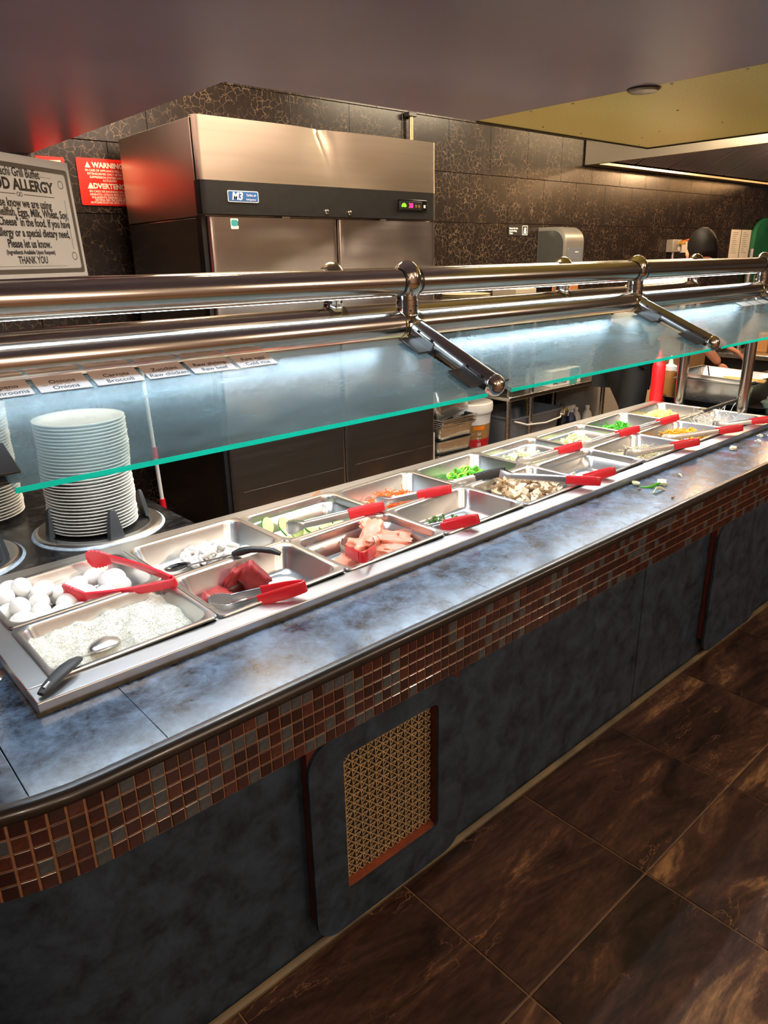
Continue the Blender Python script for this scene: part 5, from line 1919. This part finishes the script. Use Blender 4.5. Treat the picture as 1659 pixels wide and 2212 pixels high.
obj('top_panel', MB().box(hx0, hx1, hy0, hy1, hz1 - 0.01, hz1), HOODM, hood)

# ================================================================== shelving right of the refrigerator
rack = empty('storage_rack', (0, 0, 0))
tag(rack, 'steel storage rack against the wall right of the refrigerator', 'rack')
for x in (2.62, 3.49, 3.73, 4.63):
    for y in (1.72, 2.18):
        obj('upright', MB().cyl((x, y, FZ), (x, y, 1.06), 0.017, n=16), STEEL, rack)
obj('lower_shelf', MB().box(2.58, 4.66, 1.69, 2.21, 0.145, 0.17), STEEL, rack, bevel=0.004)
obj('middle_shelf', MB().box(3.46, 4.66, 1.69, 2.21, 0.535, 0.563), STEEL, rack, bevel=0.004)
obj('upper_shelf', MB().box(2.58, 4.66, 1.69, 2.21, 1.055, 1.08), STEEL, rack, bevel=0.004)


def hotel_pan(W, D, H, name='hotel_pan'):
    def ring(w_, d_, r, z):
        return [(x, y, z) for x, y in rrect(-w_ / 2, w_ / 2, -d_ / 2, d_ / 2, r, 5)]
    R = [ring(W, D, 0.012, H - 0.006), ring(W, D, 0.012, H), ring(W - 0.02, D - 0.02, 0.022, H), ring(W - 0.026, D - 0.026, 0.03, H - 0.006), ring(W - 0.045, D - 0.045, 0.03, 0.012), ring(W - 0.06, D - 0.06, 0.025, 0.002)]
    inn = [ring(W - 0.064, D - 0.064, 0.025, 0.004)]
    m = MB().rings(R, False, True)
    o = len(m.v)
    return m.mesh(name, STEEL_PAN, 35)


hp = hotel_pan(0.34, 0.30, 0.10)


def put_pan(loc, rot, label, me=hp):
    o = link('hotel_pan', me)
    o.location = loc
    o.rotation_euler = rot
    s_ = o.modifiers.new('sheet', 'SOLIDIFY')
    s_.thickness = 0.0015
    tag(o, label, 'pan', 'spare pans by the refrigerator')
    return o


put_pan((3.0, 1.88, 0.1705), (0, 0, 0.02), 'lowest spare steel pan of the stack on the rack')
put_pan((3.0, 1.88, 0.262), (0, 0, -0.02), 'second spare steel pan from the bottom of the rack stack')
for k in range(5):
    put_pan((3.0 + 0.006 * (k % 2), 1.88 - 0.004 * k, 0.352 + 0.013 * k), (0.01, 0, 0.03 * (-1) ** k), 'shallow-nested spare steel pan in the middle of the rack stack')
put_pan((3.02, 1.90, 0.487), (-0.16, -0.16, 0.10), 'tilted spare steel pan on top of the rack stack', hotel_pan(0.36, 0.30, 0.115))
carton = MB().box(0, 0.12, 0, 0.2, 0, 0.26).prism([(0, 0), (0.12, 0), (0.12, 0.2), (0, 0.2)], 0.26, 0.262)
co = obj('white_carton', carton, WHITE_PL, None, 40, 0.004)
co.location = (2.685, 1.74, 0.171)
tag(co, 'white plastic carton between the refrigerator and the spare pans', 'carton')

# soy sauce bucket
bk = empty('sauce_bucket', (3.295, 1.90, 0.171))
tag(bk, 'white bucket of soy sauce with a red and gold label', 'bucket')
obj('body', MB().lathe([(0.127, 0.0), (0.130, 0.004), (0.146, 0.29), (0.150, 0.292), (0.151, 0.31), (0.146, 0.312)], 48), WHITE_PL, bk)
obj('lid', MB().lathe([(0.147, 0.31), (0.158, 0.312), (0.160, 0.35), (0.157, 0.366), (0.150, 0.370), (0.142, 0.366), (0.002, 0.364)], 48, (0, 0, 0), False, True), WHITE_PL, bk)
obj('bail_clip', MB().sweep([(0.152 * cos(a), 0.152 * sin(a), 0.30) for a in [pi + 0.2 + 0.1 * k for k in range(26)]], 0.0022, 6), STEEL, bk)
REDL = simple('red_label', lin(178, 22, 30), 0.4, 0, 0.05, 10)
GOLDL = simple('gold_label', lin(150, 112, 66), 0.4, 0.1, 0.08, 10)


def wrap(z0, z1, a0, a1, r0, r1, mat, name='label_band'):
    rr = []
    for z, r in ((z0, r0), (z1, r1)):
        rr.append([((r + 0.0008) * cos(a0 + (a1 - a0) * k / 20), (r + 0.0008) * sin(a0 + (a1 - a0) * k / 20), z) for k in range(21)])
    return obj(name, MB().rings(rr, False, False, closed=False), mat, bk)


RB = lambda z: 0.130 + 0.016 * z / 0.29
la0, la1 = radians(-155), radians(-48)
wrap(0.03, 0.135, la0, la1, RB(0.03), RB(0.135), REDL)
wrap(0.135, 0.232, la0, la1, RB(0.135), RB(0.232), GOLDL)


def curved_text(s, size, z, amid, mat, bold=0.0, sx=1.0, vert=False):
    me = text_mesh(s, size, mat=mat, bold=bold, sx=sx, ext=0.0001)
    r = RB(z) + 0.0014
    for v in me.vertices:
        a = amid + v.co.x / r
        v.co = Vector((r * cos(a) + v.co.z * 0, r * sin(a), z + v.co.y))
    return link('lettering', me, bk)


curved_text('SUPREME SOY SAUCE', 0.024, 0.072, radians(-112), WHITEP, 0.0009, 0.78)
curved_text('NET 5 gal (18.9 L)', 0.016, 0.045, radians(-112), WHITEP, 0.0004, 0.85)
curved_text('金', 0.034, 0.170, radians(-108), WHITEP, 0.0006)
curved_text('醬', 0.034, 0.135, radians(-108), WHITEP, 0.0006)
curved_text('油', 0.034, 0.100, radians(-108), WHITEP, 0.0006)
wrap(0.200, 0.226, radians(-126), radians(-92), RB(0.20) + 0.001, RB(0.226) + 0.001, simple('orange_logo', lin(226, 120, 20), 0.4, 0, 0.1, 10), 'logo_patch')

# grey tub with bail handle
tub = empty('grey_tub', (3.86, 1.95, 0.171))
tag(tub, 'large grey plastic tub with a wire handle on the rack', 'tub')
GREYP = simple('grey_tub_plastic', (0.16, 0.165, 0.175, 1), 0.5, 0, 0.08, 12)
def rg(w_, d_, r, z):
    return [(x, y, z) for x, y in rrect(-w_ / 2, w_ / 2, -d_ / 2, d_ / 2, r, 5)]
obj('body', MB().rings([rg(0.50, 0.36, 0.04, 0.0), rg(0.58, 0.42, 0.05, 0.215), rg(0.61, 0.45, 0.055, 0.218), rg(0.61, 0.45, 0.055, 0.228), rg(0.575, 0.415, 0.05, 0.228), rg(0.50, 0.34, 0.04, 0.02)], True, True), GREYP, tub, 35)
obj('bail_handle', MB().sweep([(-0.29, -0.22, 0.21), (-0.2, -0.262, 0.18), (0.0, -0.27, 0.165), (0.18, -0.262, 0.175), (0.29, -0.22, 0.21)], 0.006, 8), WHITE_PL, tub)
sc_ = obj('steel_scraper', MB().prism([(0, 0), (0.035, 0), (0.035, 0.17), (0, 0.17)], 0, 0.012), STEEL, None, bevel=0.003)
sc_.location = (4.05, 1.70, 0.36)
sc_.rotation_euler = (0.3, 0.2, -0.9)
tag(sc_, 'steel scraper blade sticking out of the grey tub', 'scraper')
# yellow hose
hs = MB()
pts = [(3.95, 2.12, 0.53), (3.97, 2.06, 0.52), (4.0, 2.0, 0.49), (4.02, 1.97, 0.44), (4.03, 1.96, 0.38), (4.03, 1.96, 0.25), (4.03, 1.97, 0.173)]
fine = []
for a, b in zip(pts[:-1], pts[1:]):
    for q in range(6):
        fine.append(Vector(a).lerp(Vector(b), q / 6))
hs.sweep(fine, [0.020 + (0.003 if k % 2 else 0) for k in range(len(fine))], 10)
tag(obj('corrugated_hose', hs, simple('yellowed_hose', lin(176, 148, 60), 0.5, 0, 0.15, 30)), 'yellowish corrugated hose hanging behind the grey tub', 'hose')


def spray_bottle(x, y, z, body, head_, label, trig=True):
    e = empty('spray_bottle' if trig else 'clear_bottle', (x, y, z))
    tag(e, label, 'bottle')
    obj('body', MB().lathe([(0.036, 0.0), (0.040, 0.006), (0.040, 0.09), (0.032, 0.12), (0.016, 0.14), (0.014, 0.155)], 24), body, e)
    if trig:
        h = MB()
        h.lathe([(0.018, 0.152), (0.018, 0.172), (0.012, 0.175)], 16)
        h.box(-0.055, 0.035, -0.012, 0.012, 0.175, 0.205)
        h.prism([(-0.03, 0.175), (-0.02, 0.175), (-0.035, 0.125), (-0.045, 0.128)], -0.006, 0.006, Matrix(((1, 0, 0, 0), (0, 0, 1, 0), (0, 1, 0, 0), (0, 0, 0, 1))))
        obj('trigger_head', h, head_, e, bevel=0.003)
    else:
        obj('cap', MB().lathe([(0.017, 0.150), (0.017, 0.170), (0.002, 0.172)], 16), head_, e)
    return e


YEL = simple('yellow_plastic', lin(222, 176, 24), 0.4, 0, 0.05, 10)
CLEARW = simple('milky_bottle_plastic', (0.55, 0.52, 0.47, 1), 0.4, 0, 0.05, 10)
spray_bottle(4.235, 1.80, 0.171, BLACK, YEL, 'spray bottle with a bright yellow trigger next to the grey tub')
spray_bottle(4.345, 1.80, 0.171, simple('navy_bottle', (0.03, 0.04, 0.09, 1), 0.35, 0, 0.1, 10), WHITE_PL, 'spray bottle with a white trigger beside the yellow one')
spray_bottle(4.45, 1.83, 0.171, CLEARW, WHITE_PL, 'milky capped bottle next to the white spray bottle', False)
spray_bottle(4.56, 1.80, 0.171, CLEARW, WHITE_PL, 'milky capped bottle at the end of the rack', False)
mb_ = empty('supply_box', (4.13, 1.76, 0.564))
tag(mb_, 'white and green printed supply box on the rack shelf', 'box')
obj('carton', MB().box(-0.16, 0.20, -0.03, 0.2, 0, 0.11), WHITE_PL, mb_, bevel=0.002)
obj('green_panel', MB().prism([(0.06, 0.0), (0.15, 0.0), (0.20, 0.11), (0.06, 0.11)], 0.030, 0.0306, MX), TEAL, mb_)
lettering('METRO', 0.05, simple('navy_print', (0.03, 0.05, 0.14, 1), 0.5, 0, 0.1, 10), mb_, (-0.055, -0.0306, 0.03), RX, bold=0.001)

# upper shelf goods seen between the rails
cp_me = MB().lathe([(0.09, 0.0), (0.10, 0.002), (0.148, 0.012), (0.152, 0.015), (0.148, 0.016), (0.10, 0.007), (0.002, 0.006)], 40).mesh('cream_plate', simple('cream_ceramic', (0.62, 0.54, 0.36, 1), 0.35, 0, 0.03, 10), 50)
for k in range(14):
    o = link('cream_plate', cp_me)
    o.location = (3.20, 1.86, 1.081 + k * 0.0105)
    tag(o, 'cream platter in the stack on the rack behind the rails', 'plate', 'cream platters on the rack')
nb = tag(obj('beige_box', MB().box(3.56, 3.77, 1.75, 1.95, 1.081, 1.245), simple('beige_card', (0.44, 0.38, 0.30, 1), 0.5, 0, 0.05, 10), bevel=0.003), 'beige cardboard box next to the cream platters', 'box')
ob = tag(obj('orange_box', MB().box(4.15, 4.25, 1.75, 1.9, 1.081, 1.25), simple('tan_card', lin(176, 112, 66), 0.6, 0, 0.1, 10), bevel=0.003), 'tan cardboard box at the end of the rack shelf', 'box')
# pale appliance and tan cabinet beyond the rack
fzr = empty('pale_appliance', (5.03, 2.0, FZ))
tag(fzr, 'pale appliance with a dark edge strip beyond the rack', 'appliance')
obj('body', MB().box(-0.33, 0.30, -0.2, 0.2, 0, 0.93), simple('pale_enamel', (0.50, 0.45, 0.38, 1), 0.45, 0, 0.05, 4), fzr, bevel=0.008)
obj('edge_strip', MB().box(0.30, 0.335, -0.21, 0.2, 0, 0.95), BLACK, fzr)
tc = empty('tan_cabinet', (5.85, 2.0, FZ))
tag(tc, 'tan laminate cabinet against the wall behind the person', 'cabinet')
obj('body', MB().box(-0.44, 0.5, -0.25, 0.22, 0, 0.98), simple('tan_laminate', lin(206, 170, 128), 0.5, 0, 0.05, 4), tc, bevel=0.006)
obj('door', MB().box(-0.42, 0.03, -0.265, -0.25, 0.05, 0.95).box(0.04, 0.48, -0.265, -0.25, 0.05, 0.95), simple('tan_laminate_door', lin(200, 164, 122), 0.5, 0, 0.05, 4), tc, bevel=0.004)

# mop handle leaning beside the refrigerator
mop = empty('mop_handle', (0, 0, 0))
tag(mop, 'thin white mop handle with red fittings leaning beside the refrigerator', 'mop')
pA, pB = Vector((0.965, 1.60, 0.15)), Vector((0.945, 1.62, 1.05))
obj('pole', MB().cyl(pA, pB, 0.0085, n=14), WHITE_PL, mop)
obj('collar', MB().cyl(pA.lerp(pB, 0.56), pA.lerp(pB, 0.615), 0.012, n=14), REDP, mop)
obj('lower_collar', MB().cyl(pA.lerp(pB, 0.29), pA.lerp(pB, 0.355), 0.013, n=14), REDP, mop)
obj('mop_head', MB().lathe([(0.09, FZ), (0.10, FZ + 0.03), (0.06, FZ + 0.09), (0.02, FZ + 0.20)], 20, (0.968, 1.598, 0)), RUBBER, mop)

# ================================================================== things past the last pan
sb = empty('squeeze_bottle', (3.335, 0.605, CT))
tag(sb, 'tall red squeeze bottle standing behind the pineapple pan', 'bottle')
obj('body', MB().lathe([(0.030, 0.0), (0.034, 0.004), (0.034, 0.06), (0.032, 0.075), (0.0335, 0.09), (0.0335, 0.205), (0.026, 0.225), (0.019, 0.232)], 32), simple('red_bottle_plastic', lin(226, 26, 30), 0.35, 0, 0.05, 12), sb)
obj('cap', MB().lathe([(0.021, 0.230), (0.021, 0.244), (0.012, 0.250), (0.007, 0.275), (0.003, 0.285)], 24), REDP, sb)
wb = empty('squeeze_bottle', (3.52, 0.635, CT))
tag(wb, 'clear squeeze bottle with white nozzle beyond the red bottle', 'bottle')
obj('body', MB().lathe([(0.032, 0.0), (0.036, 0.004), (0.036, 0.15), (0.030, 0.165)], 28), simple('amber_sauce_bottle', lin(150, 104, 50), 0.3, 0, 0.1, 12), wb)
obj('cap', MB().lathe([(0.034, 0.160), (0.034, 0.182), (0.014, 0.192), (0.006, 0.235), (0.002, 0.238)], 24), WHITE_PL, wb)
tag(obj('wooden_paddle', MB().box(3.595, 3.625, 0.60, 0.62, CT, 0.91), simple('pale_wood', lin(206, 162, 96), 0.6, 0, 0.15, 20), bevel=0.004), 'upright pale wooden paddle next to the post', 'paddle')
DK = simple('dark_tray', (0.02, 0.02, 0.022, 1), 0.35, 0.3, 0.2, 12)
tag(obj('dark_tray', MB().rings([rg(0.34, 0.50, 0.03, 0.0), rg(0.40, 0.56, 0.03, 0.03), rg(0.38, 0.54, 0.03, 0.03), rg(0.33, 0.49, 0.03, 0.006)]), DK), 'dark tray under the large steel pan at the counter end', 'tray').location = (3.62, 0.36, CT + 0.0005)
bpm = hotel_pan(0.32, 0.42, 0.115)


def big_pan(z, rot, label, me):
    o = link('roasting_pan', me)
    o.location = (3.60, 0.37, z)
    o.rotation_euler = rot
    s_ = o.modifiers.new('sheet', 'SOLIDIFY')
    s_.thickness = 0.002
    tag(o, label, 'pan', 'large pans at the counter end')
    return o


big_pan(CT + 0.020, (0, 0, 0.03), 'large steel pan under the others behind the end posts', bpm)
big_pan(CT + 0.046, (0.03, 0.0, -0.02), 'steel pan nested in the large pan behind the end posts', bpm)
sp2 = tag(obj('spoon_handle', MB().sweep([(3.50, 0.40, 0.80), (3.49, 0.41, 0.86), (3.485, 0.415, 0.885)], [(0.004, 0.003), (0.007, 0.003), (0.009, 0.003)], 10), DARKBR), 'dark spoon handle sticking up out of the nested pans', 'spoon')
tag(obj('wooden_skewers', MB().box(3.47, 3.49, 0.12, 0.33, 0.828, 0.836).box(3.51, 3.53, 0.13, 0.34, 0.830, 0.838), simple('straw_wood', lin(214, 176, 104), 0.6, 0, 0.15, 20), bevel=0.002), 'straw-coloured wooden spatula laid across the nested pans', 'spatula')
gb = tag(obj('green_tray', MB().rings([rg(0.30, 0.24, 0.03, 0.0), rg(0.34, 0.28, 0.03, 0.06), rg(0.32, 0.26, 0.03, 0.06), rg(0.28, 0.22, 0.03, 0.01)]), simple('grey_green_plastic', lin(120, 136, 118), 0.5, 0, 0.1, 10)), 'grey-green tray beyond the last post', 'tray')
gb.location = (3.62, -0.02, CT + 0.0005)

# griddle line behind the counter end
gd_ = empty('griddle', (5.6, 0.75, FZ))
tag(gd_, 'black griddle unit with a steel top beyond the person', 'griddle')
obj('body', MB().box(-0.35, 2.4, -0.35, 0.35, 0, 0.74), BLACK, gd_, bevel=0.006)
obj('cook_top', MB().box(-0.40, 2.45, -0.42, 0.40, 0.74, 0.775), STEEL, gd_, bevel=0.006)
obj('splash_guard', MB().box(-0.4, 2.45, 0.38, 0.40, 0.775, 1.02), DARKBR, gd_)
obj('support_post', MB().cyl((-0.1, 0.36, 0.775), (-0.1, 0.36, 1.5), 0.02, n=14), STEEL, gd_)
tag(obj('cardboard_box', MB().box(5.40, 5.62, 0.86, 1.02, FZ + 0.776, FZ + 0.90), simple('cardboard', lin(170, 118, 66), 0.7, 0, 0.1, 10), bevel=0.002), 'small cardboard box on the griddle', 'box')

# ================================================================== the cook
def skin_body(name, verts, edges, radii, mat, parent, root=0, levels=2):
    me = bpy.data.meshes.new(name)
    me.from_pydata(verts, edges, [])
    o = link(name, me, parent)
    sk = o.modifiers.new('skin', 'SKIN')
    sk.use_smooth_shade = True
    for i, r in enumerate(radii):
        d = me.skin_vertices[0].data[i]
        d.radius = r if isinstance(r, tuple) else (r, r)
        d.use_root = (i == root)
    ss = o.modifiers.new('subdivision', 'SUBSURF')
    ss.levels = levels
    ss.render_levels = levels
    me.materials.append(mat)
    return o


SKINM = simple('skin', lin(214, 142, 108), 0.5, 0, 0.06, 20, sss=0.1)
SHIRT = simple('pale_grey_shirt', lin(190, 184, 178), 0.8, 0, 0.06, 14)
APRON = simple('black_trousers', (0.012, 0.012, 0.013, 1), 0.7, 0, 0.2, 14)
HAIR = simple('black_hair', (0.008, 0.006, 0.005, 1), 0.6, 0, 0.4, 120, spec=0.12, bump=0.3)
person = empty('person', (3.95, 1.15, FZ))
tag(person, 'person in pale grey shirt and black apron leaning over the grill end', 'person')
PB = Vector((3.95, 1.15, FZ))


def L_(*p):
    return tuple(Vector(p) - PB)


f_ = Vector((0.93, 0.35, 0)).normalized()
r_ = Vector((0.35, -0.93, 0)).normalized()
hipc = Vector((3.93, 1.17, 0.90))
chest = Vector((4.09, 1.10, 1.16))
neck = Vector((4.25, 1.02, 1.315))
head = Vector((4.385, 0.955, 1.45))
shR = chest + r_ * 0.16 + Vector((0.04, -0.03, 0.06))
shL = chest - r_ * 0.16 + Vector((0.06, -0.02, 0.06))
elR, wrR = Vector((4.09, 0.80, 0.98)), Vector((4.27, 0.70, 0.79))
elL, wrL = Vector((4.45, 0.98, 0.98)), Vector((4.58, 0.80, 0.86))
hR, hL = hipc + r_ * 0.09, hipc - r_ * 0.09
kR, kL = Vector((3.90, 1.06, 0.46)), Vector((4.06, 1.13, 0.46))
aR, aL = Vector((3.86, 1.12, 0.05)), Vector((4.04, 1.20, 0.05))
tR, tL = aR + f_ * 0.16 + Vector((0, 0, -0.05)), aL + f_ * 0.16 + Vector((0, 0, -0.05))
V = [hipc, hipc.lerp(chest, 0.5), chest, neck, neck.lerp(head, 0.55), shR, elR, wrR, shL, elL, wrL, hR, kR, aR, tR, hL, kL, aL, tL]
E_ = [(0, 1), (1, 2), (2, 3), (3, 4), (2, 5), (5, 6), (6, 7), (2, 8), (8, 9), (9, 10), (0, 11), (11, 12), (12, 13), (13, 14), (0, 15), (15, 16), (16, 17), (17, 18)]
Rr = [0.12, 0.115, 0.125, 0.055, 0.05, 0.055, 0.038, 0.026, 0.055, 0.038, 0.026, 0.085, 0.056, 0.038, 0.035, 0.085, 0.056, 0.038, 0.035]
body = skin_body('body', [tuple(v - PB) for v in V], E_, Rr, SKINM, person)
# head as a shaped mesh: skull, jaw, nose, brow
hm = MB()
hd = Vector((0.60, 0.66, -0.46)).normalized()          # face direction, bowed away from the counter
hu = (Vector((0, 0, 1)) - hd * hd.z).normalized()
hs_ = hu.cross(hd)
rr = []
for i in range(17):
    t = -pi / 2 + pi * i / 16
    ring = []
    for k in range(24):
        a = 2 * pi * k / 24
        x, y, z = 0.078 * cos(t) * cos(a), 0.100 * cos(t) * sin(a), 0.122 * sin(t)
        if z < 0:                       # jaw narrows below
            x *= 1 - 0.30 * (-z / 0.122)
            if y < 0:
                y *= 1 - 0.45 * (-z / 0.122)
        if y > 0.07 and abs(x) < 0.02 and -0.045 < z < 0.01:
            y += 0.020 * (1 - abs(x) / 0.02)
        if y > 0.06 and 0.012 < abs(x) < 0.05 and 0.0 < z < 0.025:
            y -= 0.008
        ring.append(head + hs_ * x + hd * y + hu * z - PB)
    rr.append(ring)
hm.rings(rr)
ho = obj('head', hm, SKINM, person, 80)
hr = MB()
rr = []
for i in range(13):
    t = -0.55 + (pi / 2 + 0.5) * i / 12
    ring = []
    for k in range(28):
        a = 2 * pi * k / 28
        s = 1.10
        x, y, z = 0.080 * s * cos(t) * cos(a), 0.104 * s * cos(t) * sin(a), 0.126 * s * sin(t)
        if y > 0 and z < 0.06:
            y *= 0.62
        n_ = 1 + 0.05 * mnoise.noise(Vector((x * 40, y * 40, z * 40)))
        ring.append(head + (hs_ * x + hd * (y - 0.012) + hu * (z + 0.006)) * n_ - PB)
    rr.append(ring)
hr.rings(rr)
obj('hair', hr, HAIR, person, 80)
for s in (-1, 1):
    em = MB()
    c = head + hs_ * (s * 0.086) + hd * 0.004 + hu * (-0.012) - PB
    q = Matrix((tuple(hd), tuple(hu), tuple(hs_))).transposed()
    em.ball(c, (0.019, 0.032, 0.009), 14, 8, M=q)
    em.ball(c + hs_ * (s * 0.006), (0.010, 0.020, 0.006), 10, 6, M=q)
    eo = obj('ear', em, SKINM, person, 80)
for s in (-1, 1):
    c = head + hs_ * (s * 0.030) + hd * 0.093 + hu * 0.010 - PB
    obj('eye', MB().ball(c, 0.011, 10, 8), simple('eye_dark', (0.03, 0.02, 0.015, 1), 0.3, 0, 0.1, 10), person)


def hand(wr, d, side, palm_n):
    d = Vector(d).normalized()
    n = Vector(palm_n).normalized()
    s = d.cross(n).normalized() * side
    V = [wr, wr + d * 0.045, wr + d * 0.085]
    E = [(0, 1), (1, 2)]
    R = [(0.024, 0.018), (0.038, 0.016), (0.036, 0.014)]
    for k, (off, ln) in enumerate(((-0.030, 0.070), (-0.010, 0.080), (0.010, 0.075), (0.030, 0.060))):
        b0 = len(V)
        p = wr + d * 0.088 + s * off
        V += [p, p + d * ln * 0.42 + n * 0.008, p + d * ln * 0.74 + n * 0.024, p + d * ln * 0.92 + n * 0.042]
        E += [(2, b0), (b0, b0 + 1), (b0 + 1, b0 + 2), (b0 + 2, b0 + 3)]
        R += [0.0095, 0.009, 0.0085, 0.007]
    b0 = len(V)
    p = wr + d * 0.025 - s * 0.036
    V += [p, p + d * 0.03 - s * 0.022 + n * 0.008, p + d * 0.06 - s * 0.025 + n * 0.022]
    E += [(1, b0), (b0, b0 + 1), (b0 + 1, b0 + 2)]
    R += [0.012, 0.010, 0.008]
    skin_body('hand', [tuple(v - PB) for v in V], E, R, SKINM, person)


hand(wrR, wrR - elR, 1, (0.2, 0.2, -0.9))
hand(wrL, wrL - elL, -1, (0.0, 0.2, -0.9))
# clothing
Vs = [hipc + Vector((0, 0, -0.06)), hipc.lerp(chest, 0.45), chest, chest.lerp(neck, 0.75), shR, shR.lerp(elR, 0.62), shL, shL.lerp(elL, 0.62)]
skin_body('shirt', [tuple(v - PB) for v in Vs], [(0, 1), (1, 2), (2, 3), (2, 4), (4, 5), (2, 6), (6, 7)], [0.155, 0.148, 0.155, 0.075, 0.078, 0.066, 0.078, 0.066], SHIRT, person)
Vt = [hipc + Vector((0, 0, -0.02)), hR, kR, aR + Vector((0, 0, 0.03)), hL, kL, aL + Vector((0, 0, 0.03))]
skin_body('trousers', [tuple(v - PB) for v in Vt], [(0, 1), (1, 2), (2, 3), (0, 4), (4, 5), (5, 6)], [0.14, 0.108, 0.08, 0.062, 0.108, 0.08, 0.062], APRON, person)
av = MB()
aw = [(-0.19, -0.30), (0.19, -0.30), (0.20, 0.0), (0.13, 0.08), (0.10, 0.30), (-0.10, 0.30), (-0.13, 0.08), (-0.20, 0.0)]
Ma = Matrix(((-r_.x, 0.10, f_.x, 0), (-r_.y, -0.06, f_.y, 0), (0, 0.99, 0, 0), (0, 0, 0, 1)))
av.prism(aw, 0.0, 0.008, Matrix.Translation(hipc + f_ * 0.165 - PB) @ Ma)
obj('apron', av, APRON, person, bevel=0.003)
for a in (aR, aL):
    c = a + f_ * 0.06 - PB
    sm = MB().ball((c.x, c.y, 0.045), (0.055, 0.13, 0.055), 16, 8, M=Matrix.Rotation(atan2(f_.x, -f_.y), 3, 'Z'))
    obj('shoe', sm, BLACK, person)
